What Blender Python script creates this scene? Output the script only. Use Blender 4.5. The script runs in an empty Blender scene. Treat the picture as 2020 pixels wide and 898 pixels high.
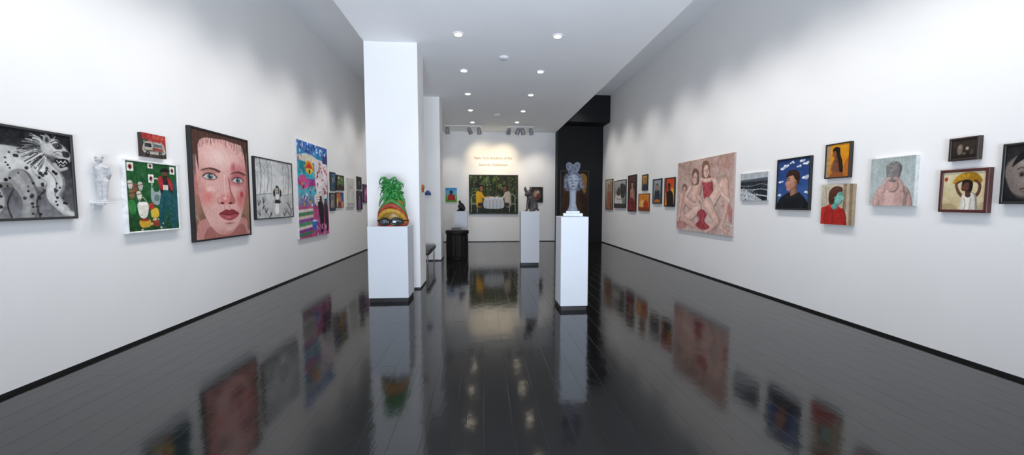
import bpy, bmesh, math, random
import numpy as np
from mathutils import Vector, Matrix, Euler
PI = math.pi
scn = bpy.context.scene
COL = scn.collection
random.seed(4)

# ------------------------------------------------------------------ camera
F = 760.0
TH = math.atan(49/F)
PS = math.atan(58/F*math.cos(TH))
CAM = np.array([0, 0, 1.45])
fwd = np.array([math.sin(PS)*math.cos(TH), math.cos(PS)*math.cos(TH), -math.sin(TH)])
rgt = np.array([math.cos(PS), -math.sin(PS), 0])
upv = np.cross(rgt, fwd)
def hit(px, py, ax, val):
    r = fwd*F + rgt*(px-1010) + upv*(449-py)
    return CAM + r*((val-CAM[ax])/r[ax])
cd = bpy.data.cameras.new('camera'); co = bpy.data.objects.new('camera', cd); COL.objects.link(co)
cd.sensor_width = 36; cd.lens = F/2020*36; cd.clip_start = .05
co.location = CAM; co.rotation_euler = (PI/2-TH, 0, -PS)
scn.camera = co
XL, XR, YB, YK = -3.57, 4.37, 14.28, 13.85      # left wall, right wall, back wall, black wall
ZS, ZC = 4.03, 5.1                              # dropped ceiling, high ceiling
Y0 = -2.6

# ------------------------------------------------------------------ materials
def lin(c):
    c = np.asarray(c, float)
    return np.where(c <= .04045, c/12.92, ((c+.055)/1.055)**2.4)
def hx(s):
    return np.array([int(s[i:i+2], 16)/255 for i in (0, 2, 4)])
MC = {}
def mat(name, col, rough=.5, metal=0, var=.06, scale=12, bump=0, bscale=60, spec=.5, emit=0, coat=0):
    if name in MC: return MC[name]
    m = bpy.data.materials.new(name); m.use_nodes = True
    nt = m.node_tree; b = nt.nodes['Principled BSDF']
    c = lin(hx(col))
    tc = nt.nodes.new('ShaderNodeTexCoord')
    nz = nt.nodes.new('ShaderNodeTexNoise'); nz.inputs['Scale'].default_value = scale; nz.inputs['Detail'].default_value = 3
    nt.links.new(tc.outputs['Object'], nz.inputs['Vector'])
    rp = nt.nodes.new('ShaderNodeValToRGB')
    rp.color_ramp.elements[0].position = .3; rp.color_ramp.elements[1].position = .7
    rp.color_ramp.elements[0].color = (*np.clip(c*(1-var), 0, 1), 1); rp.color_ramp.elements[1].color = (*np.clip(c*(1+var), 0, 1), 1)
    nt.links.new(nz.outputs['Fac'], rp.inputs['Fac']); nt.links.new(rp.outputs['Color'], b.inputs['Base Color'])
    b.inputs['Roughness'].default_value = rough; b.inputs['Metallic'].default_value = metal
    b.inputs['Specular IOR Level'].default_value = spec
    b.inputs['Coat Weight'].default_value = coat
    if emit:
        b.inputs['Emission Color'].default_value = (*c, 1); b.inputs['Emission Strength'].default_value = emit
    if bump:
        n2 = nt.nodes.new('ShaderNodeTexNoise'); n2.inputs['Scale'].default_value = bscale; n2.inputs['Detail'].default_value = 4
        nt.links.new(tc.outputs['Object'], n2.inputs['Vector'])
        bp = nt.nodes.new('ShaderNodeBump'); bp.inputs['Strength'].default_value = bump; bp.inputs['Distance'].default_value = .02
        nt.links.new(n2.outputs['Fac'], bp.inputs['Height']); nt.links.new(bp.outputs['Normal'], b.inputs['Normal'])
    MC[name] = m
    return m
M_wall = mat('wall_paint', 'f0efee', .75, var=.012, scale=1.5, bump=.03, bscale=220, spec=.25)
M_ceil = mat('ceiling_paint', 'f2f3f5', .8, var=.012, scale=1.5, spec=.2)
M_black = mat('black_paint', '111113', .65, var=.1, scale=3, spec=.25)
M_base = mat('black_baseboard', '0c0c0d', .45)
M_ped = mat('pedestal_white', 'd6d9df', .55, var=.015, scale=4, spec=.35)
M_white = mat('white_plastic', 'e8e8e8', .4, var=.02)
M_chrome = mat('chrome', 'd0d2d6', .15, 1)
M_leather = mat('black_leather', '141416', .4, bump=.1, bscale=120)

def art_material():
    m = bpy.data.materials.new('painted_canvas'); m.use_nodes = True
    nt = m.node_tree; b = nt.nodes['Principled BSDF']
    a = nt.nodes.new('ShaderNodeAttribute'); a.attribute_name = 'Col'
    nt.links.new(a.outputs['Color'], b.inputs['Base Color'])
    b.inputs['Roughness'].default_value = .55; b.inputs['Specular IOR Level'].default_value = .2
    tc = nt.nodes.new('ShaderNodeTexCoord'); n2 = nt.nodes.new('ShaderNodeTexNoise'); n2.inputs['Scale'].default_value = 150
    bp = nt.nodes.new('ShaderNodeBump'); bp.inputs['Strength'].default_value = .08; bp.inputs['Distance'].default_value = .01
    nt.links.new(tc.outputs['Object'], n2.inputs['Vector']); nt.links.new(n2.outputs['Fac'], bp.inputs['Height']); nt.links.new(bp.outputs['Normal'], b.inputs['Normal'])
    return m
M_art = art_material()

def floor_material():
    m = bpy.data.materials.new('glossy_floorboards'); m.use_nodes = True
    nt = m.node_tree; b = nt.nodes['Principled BSDF']
    tc = nt.nodes.new('ShaderNodeTexCoord'); mp = nt.nodes.new('ShaderNodeMapping')
    mp.inputs['Rotation'].default_value = (0, 0, PI/2)
    nt.links.new(tc.outputs['Object'], mp.inputs['Vector'])
    br = nt.nodes.new('ShaderNodeTexBrick')
    br.inputs['Scale'].default_value = 1; br.inputs['Brick Width'].default_value = 3.4; br.inputs['Row Height'].default_value = .19
    br.inputs['Mortar Size'].default_value = .0035; br.inputs['Mortar Smooth'].default_value = .4
    br.inputs['Color1'].default_value = (.006, .0055, .0052, 1); br.inputs['Color2'].default_value = (.009, .0082, .0078, 1); br.inputs['Mortar'].default_value = (.002, .002, .002, 1)
    br.offset = .37
    nt.links.new(mp.outputs['Vector'], br.inputs['Vector']); nt.links.new(br.outputs['Color'], b.inputs['Base Color'])
    nz = nt.nodes.new('ShaderNodeTexNoise'); nz.inputs['Scale'].default_value = 7; nz.inputs['Detail'].default_value = 3
    m2 = nt.nodes.new('ShaderNodeMapping'); m2.inputs['Scale'].default_value = (1.3, .9, 1)
    nt.links.new(tc.outputs['Object'], m2.inputs['Vector']); nt.links.new(m2.outputs['Vector'], nz.inputs['Vector'])
    bp = nt.nodes.new('ShaderNodeBump'); bp.inputs['Strength'].default_value = .05; bp.inputs['Distance'].default_value = .02
    nt.links.new(nz.outputs['Fac'], bp.inputs['Height'])
    gr = nt.nodes.new('ShaderNodeTexNoise'); gr.inputs['Scale'].default_value = 30; gr.inputs['Detail'].default_value = 2
    m3 = nt.nodes.new('ShaderNodeMapping'); m3.inputs['Scale'].default_value = (2.5, .12, 1)
    nt.links.new(tc.outputs['Object'], m3.inputs['Vector']); nt.links.new(m3.outputs['Vector'], gr.inputs['Vector'])
    b3 = nt.nodes.new('ShaderNodeBump'); b3.inputs['Strength'].default_value = .04; b3.inputs['Distance'].default_value = .004
    nt.links.new(gr.outputs['Fac'], b3.inputs['Height']); nt.links.new(bp.outputs['Normal'], b3.inputs['Normal'])
    b2 = nt.nodes.new('ShaderNodeBump'); b2.inputs['Strength'].default_value = .4; b2.inputs['Distance'].default_value = .004; b2.invert = True
    nt.links.new(br.outputs['Fac'], b2.inputs['Height']); nt.links.new(b3.outputs['Normal'], b2.inputs['Normal']); nt.links.new(b2.outputs['Normal'], b.inputs['Normal'])
    rr = nt.nodes.new('ShaderNodeMapRange'); rr.inputs['To Min'].default_value = .06; rr.inputs['To Max'].default_value = .13
    nt.links.new(nz.outputs['Fac'], rr.inputs['Value']); nt.links.new(rr.outputs['Result'], b.inputs['Roughness'])
    b.inputs['Specular IOR Level'].default_value = .5
    return m
M_floor = floor_material()

# ------------------------------------------------------------------ helpers
def thing(name, label, cat, loc=(0, 0, 0), rotz=0, group=None):
    o = bpy.data.objects.new(name, None); COL.objects.link(o)
    o.empty_display_size = .1
    o.location = loc; o.rotation_euler = (0, 0, rotz)
    o['label'] = label; o['category'] = cat
    if group: o['group'] = group
    return o
def obj(name, bm, m, parent=None, smooth=False, label=None):
    me = bpy.data.meshes.new(name)
    if isinstance(bm, bmesh.types.BMesh):
        bmesh.ops.recalc_face_normals(bm, faces=bm.faces)
        bm.to_mesh(me); bm.free()
    else: me = bm
    me.materials.clear(); me.materials.append(m)
    if smooth:
        me.polygons.foreach_set('use_smooth', [True]*len(me.polygons))
    o = bpy.data.objects.new(name, me); COL.objects.link(o)
    if parent: o.parent = parent
    if label: o['label'] = label
    return o
def box(bm, x0, x1, y0, y1, z0, z1, bev=0):
    r = bmesh.ops.create_cube(bm, size=1, matrix=Matrix.Translation(((x0+x1)/2, (y0+y1)/2, (z0+z1)/2)) @ Matrix.Diagonal((x1-x0, y1-y0, z1-z0, 1)))
    if bev:
        es = list({e for v in r['verts'] for e in v.link_edges})
        bmesh.ops.bevel(bm, geom=es, offset=bev, segments=2, affect='EDGES', profile=.5)
    return bm
def struct(name, *boxes, m):
    bm = bmesh.new()
    for b in boxes: box(bm, *b)
    o = obj(name, bm, m); o['kind'] = 'structure'; return o
def lathe(bm, prof, seg=32, at=(0, 0, 0), M=None):
    rings = []
    for r, z in prof:
        ring = []
        for i in range(seg):
            a = 2*PI*i/seg
            v = Vector((r*math.cos(a), r*math.sin(a), z))
            if M: v = M @ v
            ring.append(bm.verts.new(v + Vector(at)))
        rings.append(ring)
    for a, b in zip(rings, rings[1:]):
        for i in range(seg):
            bm.faces.new((a[i], a[(i+1) % seg], b[(i+1) % seg], b[i]))
    bm.faces.new(rings[0][::-1]); bm.faces.new(rings[-1])
    return bm
def ell_bm(bm, c, r, rot=(0, 0, 0), u=24, v=16):
    Mx = Matrix.Translation(c) @ Euler(rot).to_matrix().to_4x4() @ Matrix.Diagonal((*r, 1))
    bmesh.ops.create_uvsphere(bm, u_segments=u, v_segments=v, radius=1, matrix=Mx)
def cap_bm(bm, a, b):
    p0, p1 = Vector(a[:3]), Vector(b[:3]); r0, r1 = a[3], b[3]
    d = p1-p0
    if d.length < 1e-6: return
    q = d.to_track_quat('Z', 'Y').to_matrix()
    rings = []
    for p, r in ((p0, r0), (p1, r1)):
        rings.append([bm.verts.new(p + q @ Vector((r*math.cos(t*PI/6), r*math.sin(t*PI/6), 0))) for t in range(12)])
    for i in range(12):
        bm.faces.new((rings[0][i], rings[0][(i+1) % 12], rings[1][(i+1) % 12], rings[1][i]))
    bm.faces.new(rings[0][::-1]); bm.faces.new(rings[1])
def lump(name, parts, voxel, m, parent, it=4, label=None):
    """ellipsoids and tapered chains fused into one continuous skin, cut flat where it stands at z = 0"""
    bm = bmesh.new()
    for p in parts:
        if p[0] == 'e': ell_bm(bm, p[1], p[2], p[3] if len(p) > 3 else (0, 0, 0))
        else:
            ch = p[1]
            for q in ch: ell_bm(bm, q[:3], (q[3],)*3, u=12, v=8)
            for a, b in zip(ch, ch[1:]): cap_bm(bm, a, b)
    me = bpy.data.meshes.new('tmp'); bmesh.ops.recalc_face_normals(bm, faces=bm.faces); bm.to_mesh(me); bm.free()
    t = bpy.data.objects.new('tmp', me); COL.objects.link(t)
    r = t.modifiers.new('r', 'REMESH'); r.mode = 'VOXEL'; r.voxel_size = voxel
    s = t.modifiers.new('s', 'SMOOTH'); s.factor = .5; s.iterations = it
    dg = bpy.context.evaluated_depsgraph_get()
    nm = bpy.data.meshes.new_from_object(t.evaluated_get(dg))
    bpy.data.objects.remove(t); bpy.data.meshes.remove(me)
    nm.name = name
    if min(v.co.z for v in nm.vertices) < 0:
        bm = bmesh.new(); bm.from_mesh(nm)
        r = bmesh.ops.bisect_plane(bm, geom=bm.verts[:]+bm.edges[:]+bm.faces[:], plane_co=(0, 0, .0005), plane_no=(0, 0, 1), clear_inner=True)
        es = [e for e in r['geom_cut'] if isinstance(e, bmesh.types.BMEdge)]
        bmesh.ops.edgeloop_fill(bm, edges=es)
        bm.to_mesh(nm); bm.free()
    return obj(name, nm, m, parent, True, label)
def tube(bm, pts, r, seg=10, closed=False):
    n = len(pts); rings = []
    for i, p in enumerate(pts):
        p = Vector(p)
        a = Vector(pts[(i-1) % n if closed else max(i-1, 0)]); b = Vector(pts[(i+1) % n if closed else min(i+1, n-1)])
        q = (b-a).to_track_quat('Z', 'Y').to_matrix()
        rr = r[i] if isinstance(r, (list, tuple)) else r
        rings.append([bm.verts.new(p + q @ Vector((rr*math.cos(2*PI*k/seg), rr*math.sin(2*PI*k/seg), 0))) for k in range(seg)])
    prs = list(zip(rings, rings[1:])) + ([(rings[-1], rings[0])] if closed else [])
    for a, b in prs:
        for k in range(seg): bm.faces.new((a[k], a[(k+1) % seg], b[(k+1) % seg], b[k]))
    if not closed:
        bm.faces.new(rings[0][::-1]); bm.faces.new(rings[-1])
    return bm

# ------------------------------------------------------------------ painter
def catmull(pts, closed, n=8):
    P = [np.array(p, float) for p in pts]; N = len(P); out = []
    rng = range(N) if closed else range(N-1)
    for i in rng:
        if closed: a, b, c, d = P[i-1], P[i], P[(i+1) % N], P[(i+2) % N]
        else: a, b, c, d = P[max(i-1, 0)], P[i], P[i+1], P[min(i+2, N-1)]
        for k in range(n):
            t = k/n
            out.append(.5*((2*b)+(c-a)*t+(2*a-5*b+4*c-d)*t*t+(3*b-a-3*c+d)*t**3))
    if not closed: out.append(P[-1])
    return out
class Pic:
    def __init__(s, w, h, rows):
        s.H = int(rows)*2; s.W = max(8, int(rows*w/h))*2
        s.A = np.zeros((s.H, s.W, 3)); s.fr(0, 0, 1, 1); s.rs = np.random.RandomState(7)
    def fr(s, x0, y0, x1, y1):
        s.x0, s.y0 = x0, y0; s.sx = s.W/(x1-x0); s.sy = s.H/(y1-y0); s.x1 = x1; s.y1 = y1
    def T(s, p): return ((p[0]-s.x0)*s.sx, (p[1]-s.y0)*s.sy)
    def win(s, a, b, c, d):
        i0 = max(0, int(a)-1); i1 = min(s.W, int(b)+2); j0 = max(0, int(c)-1); j1 = min(s.H, int(d)+2)
        if i0 >= i1 or j0 >= j1: return None
        X, Y = np.meshgrid(np.arange(i0, i1)+.5, np.arange(j0, j1)+.5)
        return slice(j0, j1), slice(i0, i1), X, Y
    def bl(s, sl, m, c, a):
        if isinstance(c, str): c = hx(c)
        m = (m*a)[..., None]; s.A[sl] = s.A[sl]*(1-m)+c*m
    def f(s, c): s.A[:] = hx(c)
    def veil(s, c, a): s.A = s.A*(1-a)+hx(c)*a
    def g(s, *cs):
        v = np.linspace(0, len(cs)-1, s.H)
        C = np.array([hx(c) for c in cs])
        for k in range(3): s.A[:, :, k] = np.interp(v, range(len(cs)), C[:, k])[:, None]
    def r(s, a, b, c, d, col, al=1):
        s.p([(a, b), (c, b), (c, d), (a, d)], col, al)
    def e(s, cx, cy, rx, ry, col, rot=0, a=1, s_=0):
        X0, Y0_ = s.T((cx, cy)); rx *= s.sx; ry *= s.sy; R = max(rx, ry)
        w = s.win(X0-R, X0+R, Y0_-R, Y0_+R)
        if not w: return
        j, i, X, Y = w; c, sn = math.cos(rot), math.sin(rot)
        dx, dy = X-X0, Y-Y0_
        d = np.sqrt(((dx*c+dy*sn)/rx)**2+((-dx*sn+dy*c)/ry)**2)
        m = np.clip((1-d)/s_, 0, 1) if s_ else (d < 1).astype(float)
        s.bl((j, i), m, col, a)
    def p(s, pts, col, a=1):
        P = [s.T(q) for q in pts]
        xs = [q[0] for q in P]; ys = [q[1] for q in P]
        w = s.win(min(xs), max(xs), min(ys), max(ys))
        if not w: return
        j, i, X, Y = w; ins = np.zeros(X.shape, bool)
        for (ax, ay), (bx, by) in zip(P, P[1:]+P[:1]):
            if ay == by: continue
            c = ((ay > Y) != (by > Y)) & (X < (bx-ax)*(Y-ay)/(by-ay)+ax)
            ins ^= c
        s.bl((j, i), ins.astype(float), col, a)
    def b(s, pts, col, a=1): s.p(catmull(pts, True, 5), col, a)
    def l(s, pts, wd, col, a=1, sm=True):
        q = catmull(pts, False, 4) if sm and len(pts) > 2 else pts
        P = [s.T(t) for t in q]; R = max(wd*s.sy/2, .8)
        xs = [t[0] for t in P]; ys = [t[1] for t in P]
        w = s.win(min(xs)-R, max(xs)+R, min(ys)-R, max(ys)+R)
        if not w: return
        j, i, X, Y = w; D = np.full(X.shape, 1e9)
        for (ax, ay), (bx, by) in zip(P, P[1:]):
            L = (bx-ax)**2+(by-ay)**2+1e-9
            t = np.clip(((X-ax)*(bx-ax)+(Y-ay)*(by-ay))/L, 0, 1)
            D = np.minimum(D, np.hypot(X-ax-t*(bx-ax), Y-ay-t*(by-ay)))
        s.bl((j, i), (D < R).astype(float), col, a)
    def n(s, amp, cells, col=None, thr=None):
        cy = max(2, int(cells*s.H/s.W))
        G = s.rs.rand(cy+2, cells+2)
        v = np.linspace(0, cy, s.H); u = np.linspace(0, cells, s.W)
        i, j = v.astype(int), u.astype(int); fv, fu = (v-i)[:, None], (u-j)[None]
        fv = fv*fv*(3-2*fv); fu = fu*fu*(3-2*fu)
        N = (G[i][:, j]*(1-fu)+G[i][:, j+1]*fu)*(1-fv)+(G[i+1][:, j]*(1-fu)+G[i+1][:, j+1]*fu)*fv
        if col: s.bl((slice(None), slice(None)), np.clip((N-thr)*8, 0, 1), col, amp)
        else: s.A += ((N-.5)*2*amp)[..., None]
    def dots(s, k, x0, y0, x1, y1, r0, r1, cols, a=1, asp=1):
        for _ in range(k):
            r = s.rs.uniform(r0, r1)
            s.e(s.rs.uniform(x0, x1), s.rs.uniform(y0, y1), r*asp, r, cols[s.rs.randint(len(cols))], s.rs.uniform(0, 3), a)
    def limb(s, pts, w0, w1, col):
        """rounded tapering limb, modelled light to dark across its width"""
        q = catmull(pts, False, 7); n = len(q); c = hx(col); kx = s.sy/s.sx
        for off, k, cc in ((.16, 1.0, c*.66), (0, .88, c), (-.2, .45, np.minimum(c*1.12, 1))):
            for i, t in enumerate(q):
                r = (w0+(w1-w0)*i/(n-1))/2
                s.e(t[0]+off*r*kx, t[1]+off*r*.6, r*k*kx, r*k, cc, s_=.35 if k < .6 else .12, a=.55 if k < .6 else 1)
    def face(s, x, y, h, skin, hair, turn=0):
        """small head: x, y centre, h height in frame units"""
        k = s.sy/s.sx; X = lambda a, b: (x+a*h*k, y+b*h)
        s.b([X(-.46, -.1), X(-.35, -.6), X(.1, -.66), X(.48, -.35), X(.48, .3), X(.32, .55), X(-.38, .5)], hair)
        s.e(*X(turn*.1, .05), .34*h*k, .47*h, skin); s.e(*X(.19, .1), .15*h*k, .34*h, hx(skin)*.78, s_=.9)
        s.e(*X(-.12, -.12), .14*h*k, .14*h, np.minimum(hx(skin)*1.1, 1), s_=1)
        s.b([X(-.42, .0), X(-.36, -.5), X(.1, -.62), X(.44, -.25), X(.38, .0), X(.22, -.34), X(-.16, -.34)], hair)
        t = turn*.12
        for a in (-.14, .14): s.e(*X(a+t, .03), .085*h*k, .05*h, hx(skin)*.62, s_=.6); s.l([X(a-.06+t, .03), X(a+.06+t, .03)], h*.04, '2a1814'); s.l([X(a-.08+t, -.07), X(a+.08+t, -.08)], h*.03, hx(hair)*.8+hx(skin)*.2)
        s.l([X(t, .04), X(t+.03, .19), X(t-.03, .2)], h*.025, hx(skin)*.66); s.l([X(-.08+t, .31), X(.08+t, .31)], h*.05, hx(skin)*.4+hx('a03038')*.6)
    def fig(s, cx, cy, h, skin, hair, cloth, lean=0, bot=1.05):
        """half figure: head at (cx, cy), head height h (0..1 down the canvas)"""
        k = h*s.H/s.W
        X = lambda a, b: (cx+a*k+lean*b*k, cy+b*h)
        s.b([X(-1.15, 1.6), X(-.95, .95), X(-.3, .68), X(.3, .68), X(1.0, .95), X(1.25, 1.7), X(1.2, 3), (X(1.3, 3)[0], bot), (X(-1.3, 3)[0], bot), X(-1.2, 3)], cloth)
        c2 = hx(cloth)*.6
        s.b([X(.5, .9), X(1.0, .95), X(1.25, 1.7), X(1.2, 3), (X(1.2, 3)[0], bot), (X(.6, 3)[0], bot), X(.75, 2)], c2, .7)
        s.l([X(-.7, 1.5), X(-.75, 2.4), X(-.1, 2.6)], h*.09, c2)
        s.b([X(-.17, .2), X(.17, .2), X(.22, .78), X(0, .95), X(-.22, .78)], hx(skin)*.82)
        s.face(*X(0, 0), h, skin, hair)
    def out(s):
        A = np.clip(s.A, 0, 1)
        A = A.reshape(s.H//2, 2, s.W//2, 2, 3).mean((1, 3))
        return A
def canvas_mesh(name, w, h, y, A, z0=0, keep=None):
    H, W = A.shape[:2]
    xs = np.linspace(-w/2, w/2, W); zs = np.linspace(z0+h, z0, H)
    X, Z = np.meshgrid(xs, zs)
    V = np.stack([X, np.full_like(X, y), Z], -1).reshape(-1, 3)
    idx = np.arange(H*W).reshape(H, W)
    Fc = np.stack([idx[1:, :-1], idx[1:, 1:], idx[:-1, 1:], idx[:-1, :-1]], -1).reshape(-1, 4)
    me = bpy.data.meshes.new(name); me.from_pydata(V.tolist(), [], Fc.tolist())
    at = me.color_attributes.new('Col', 'FLOAT_COLOR', 'POINT')
    c = np.ones((H*W, 4), np.float32); c[:, :3] = lin(A).reshape(-1, 3)
    at.data.foreach_set('color', c.ravel())
    return me
def frame_bm(w, h, fw, d):
    bm = bmesh.new(); ch = min(fw*.2, .004); y = .001
    prof = [(0, -y), (0, -d+ch), (ch, -d), (fw-ch, -d), (fw, -d+ch), (fw, -y)]
    loops = []
    for ins, yy in prof:
        x = w/2-ins
        loops.append([bm.verts.new(q) for q in ((-x, yy, ins), (x, yy, ins), (x, yy, h-ins), (-x, yy, h-ins))])
    for a, b in zip(loops, loops[1:]+loops[:1]):
        for i in range(4): bm.faces.new((a[i], a[(i+1) % 4], b[(i+1) % 4], b[i]))
    return bm
def art(wall, q, d, fw, draw, label, fcol='131313', cat='painting', name='painting', group=None, world=None, mati=None, rows=None):
    if len(q) == 4: q = (*q, q[2], q[3])
    x0, x1, tl, bl, tr, br = q
    ax, val, rz = {'L': (0, XL+d, PI/2), 'R': (0, XR-d, -PI/2), 'B': (1, YB-d, 0), 'K': (1, YK-d, 0)}[wall]
    a = 1-ax
    c0 = hit(x0, (tl+bl)/2, ax, val)[a]; c1 = hit(x1, (tr+br)/2, ax, val)[a]
    zt = (hit(x0, tl, ax, val)[2]+hit(x1, tr, ax, val)[2])/2; zb = (hit(x0, bl, ax, val)[2]+hit(x1, br, ax, val)[2])/2
    if world: c0, c1 = world
    w, h, c = abs(c1-c0), zt-zb, (c0+c1)/2
    loc = {'L': (XL, c, zb), 'R': (XR, c, zb), 'B': (c, YB, zb), 'K': (c, YK, zb)}[wall]
    t = thing(name, label, cat, loc, rz, group)
    pxh = max(bl-tl, br-tr)
    p = Pic(w-2*fw, h-2*fw, rows or max(34, pxh*1.2))
    draw(p)
    A = p.out()
    if fw:
        obj('frame', frame_bm(w, h, fw, d), mati or mat('frame_'+fcol, fcol, .4, var=.15, scale=20), t)
        obj('canvas', canvas_mesh('canvas', w-2*fw+.004, h-2*fw+.004, -(d-min(.01, d*.4)), A, fw-.002), M_art, t)
    else:
        obj('stretcher_frame', frame_bm(w, h, .03, d-.0012), mat('edge_'+fcol, fcol, .7, var=.12, scale=25), t)
        obj('canvas', canvas_mesh('canvas', w, h, -d, A), M_art, t)
    return t

# ------------------------------------------------------------------ the setting
struct('floor', (XL-.2, XR+.2, Y0, YB+.2, -.1, 0), m=M_floor)
struct('wall_left', (XL-.15, XL, Y0, YB+.15, 0, ZC), m=M_wall)
struct('wall_right', (XR, XR+.15, Y0, YB+.15, 0, ZC), m=M_wall)
struct('wall_back', (XL, 2.70, YB, YB+.15, 0, ZC), m=M_wall)
struct('wall_black', (2.70, XR, YK, YB+.15, 0, ZC), (2.70, XR, 13.1, YK, 4.2, ZC), m=M_black)
struct('ceiling', (-1.89, 2.70, Y0, YB, ZS, ZC), m=M_ceil)
struct('ceiling', (XL, XR, Y0, YB+.15, ZC, ZC+.1), m=M_ceil)
struct('wall_pillar_near', (-1.888, -1.045, 6.5, 7.12, 0, ZS), m=M_wall)
struct('wall_pillar_far', (-1.888, -1.045, 9.7, 10.35, 0, ZS), m=M_wall)
bh, bd = .028, .006
struct('baseboard_left', (XL, XL+bd, Y0, YB, 0, bh), m=M_base)
struct('baseboard_right', (XR-bd, XR, Y0, YK, 0, bh), m=M_base)
struct('baseboard_back', (XL, 2.70, YB-bd, YB, 0, bh), m=M_base)
for k, (a, b) in enumerate(((6.5, 7.12), (9.7, 10.35))):
    struct('trim_%d' % (k+1), (-1.888-bd, -1.045+bd, a-bd, a, 0, bh), (-1.045, -1.045+bd, a, b, 0, bh), (-1.888-bd, -1.888, a, b, 0, bh), m=M_base)

# ------------------------------------------------------------------ paintings
def d_beast(p):
    p.fr(-130, 256, 136, 428); p.g('161618', '2a2a2d', '505054', '7c7c7e')
    p.n(.05, 14)
    B = 'b4b3b1'
    p.limb([(-110, 345), (-40, 330), (20, 325), (60, 335)], 90, 76, B); p.limb([(-90, 350), (-80, 390), (-95, 428)], 44, 24, 'a09f9d')
    p.limb([(-30, 360), (-10, 395), (-30, 430)], 40, 24, 'a9a8a6'); p.limb([(30, 350), (48, 390), (40, 428)], 40, 26, '8e8d8c'); p.limb([(72, 325), (98, 352), (92, 385), (118, 418)], 44, 20, 'bdbcba')
    p.limb([(118, 418), (134, 424)], 16, 12, 'bdbcba')
    p.l([(78, 372), (60, 395), (64, 428)], 3, '2a2a2c'); p.l([(20, 372), (8, 400), (14, 428)], 2.5, '2a2a2c'); p.l([(84, 330), (100, 352), (96, 384)], 2, '6a6a6c')
    for x0, y0, x1, y1, k in ((-110, 300, 76, 372, 78), (-60, 362, 0, 425, 16), (70, 325, 108, 378, 18), (34, 372, 66, 425, 12), (92, 384, 122, 416, 6)):
        p.dots(k, x0, y0, x1, y1, 1.5, 3.6, ['161618', '232326', '303032'], 1, 1.1)
    for k in range(110):
        a = math.radians(p.rs.uniform(-75, 120)); R = p.rs.uniform(8, 20)
        x, y = 88-R*math.cos(a)*1.0, 292-R*.9*math.sin(a); L = p.rs.uniform(16, 40)
        ex, ey = x-L*math.cos(a)*1.1, y-L*.62*math.sin(a)+p.rs.uniform(-2, 6)
        p.l([(x, y), ((x+ex)/2+3, (y+ey)/2-4), (ex, ey)], p.rs.uniform(.9, 2.6), ['cfcecb', '7c7c7d', '101012', 'a5a4a3', '2c2c2e', '5a5a5c'][k % 6])
    p.limb([(92, 284), (108, 288), (122, 300)], 40, 26, 'aeadab'); p.e(102, 270, 15, 7, 'cfcecb', s_=.9); p.e(96, 306, 8, 10, '5e5e60', s_=.9)
    p.b([(80, 268), (88, 258), (96, 268), (88, 278)], '8a8a8a'); p.b([(84, 270), (88, 263), (92, 270), (88, 275)], '2a2a2c')
    p.b([(98, 277), (112, 273), (119, 282), (106, 287)], '3c3c3e'); p.e(110, 280, 3.6, 2.8, '0c0c0d'); p.e(109, 279, 1, 1, 'f0f0f0'); p.l([(96, 274), (106, 269), (116, 274)], 2, '262628')
    p.b([(118, 289), (132, 291), (131, 301), (119, 300)], '222224'); p.l([(100, 294), (110, 290), (118, 294)], 1.4, '4a4a4c'); p.l([(102, 299), (110, 297), (118, 301)], 1.4, '4a4a4c')
    p.b([(102, 308), (128, 306), (125, 322), (107, 324)], '0c0c0e'); p.l([(105, 310), (109, 315), (113, 310), (118, 315), (122, 309), (126, 314)], 1.6, 'e4e3e0', sm=False); p.l([(108, 322), (112, 317), (117, 321), (122, 317)], 1.4, 'd4d3d0', sm=False); p.limb([(100, 318), (110, 328), (124, 324)], 9, 7, '9c9b9a')
    p.n(.06, 40)
art('L', (0, 143, 246, 437, 264, 432), .045, .022, d_beast, 'large framed grey drawing of a snarling spotted beast on the left wall', '2c2c2e', world=(2.63, 3.65), rows=210, cat='drawing', name='drawing')

def d_truck(p):
    p.fr(281, 266, 326, 311); p.g('8e2b2a', 'a8403a', '7a3a30'); p.r(281, 294, 326, 312, '3a322c')
    p.r(281, 266, 326, 277, '9a2c2a'); p.r(300, 268, 326, 276, 'b8443c'); p.r(281, 278, 292, 292, '2c3a2a')
    p.b([(284, 287), (289, 282), (300, 281), (318, 282), (322, 287), (322, 303), (285, 303)], 'b4aca0'); p.r(286, 285, 298, 292, '22282e'); p.r(302, 285, 318, 291, '5c6468'); p.r(300, 292, 320, 299, '9a3a34')
    p.r(285, 297, 321, 300, '6c6a62'); p.e(291, 303, 3.5, 4, '101010'); p.e(314, 303, 3.5, 4, '101010'); p.e(291, 303, 1.4, 1.7, '8a8a8a'); p.e(314, 303, 1.4, 1.7, '8a8a8a')
    p.l([(301, 282), (301, 300)], 1, '5a5850'); p.dots(12, 281, 268, 326, 300, .6, 1.4, ['d8c8b0', '4a2420', 'c8a070']); p.n(.08, 16)
art('L', (280, 327, 263, 309, 268, 313), .04, 0, d_truck, 'small red painting of a white truck hung above the green painting', '2a1c18')

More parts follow.
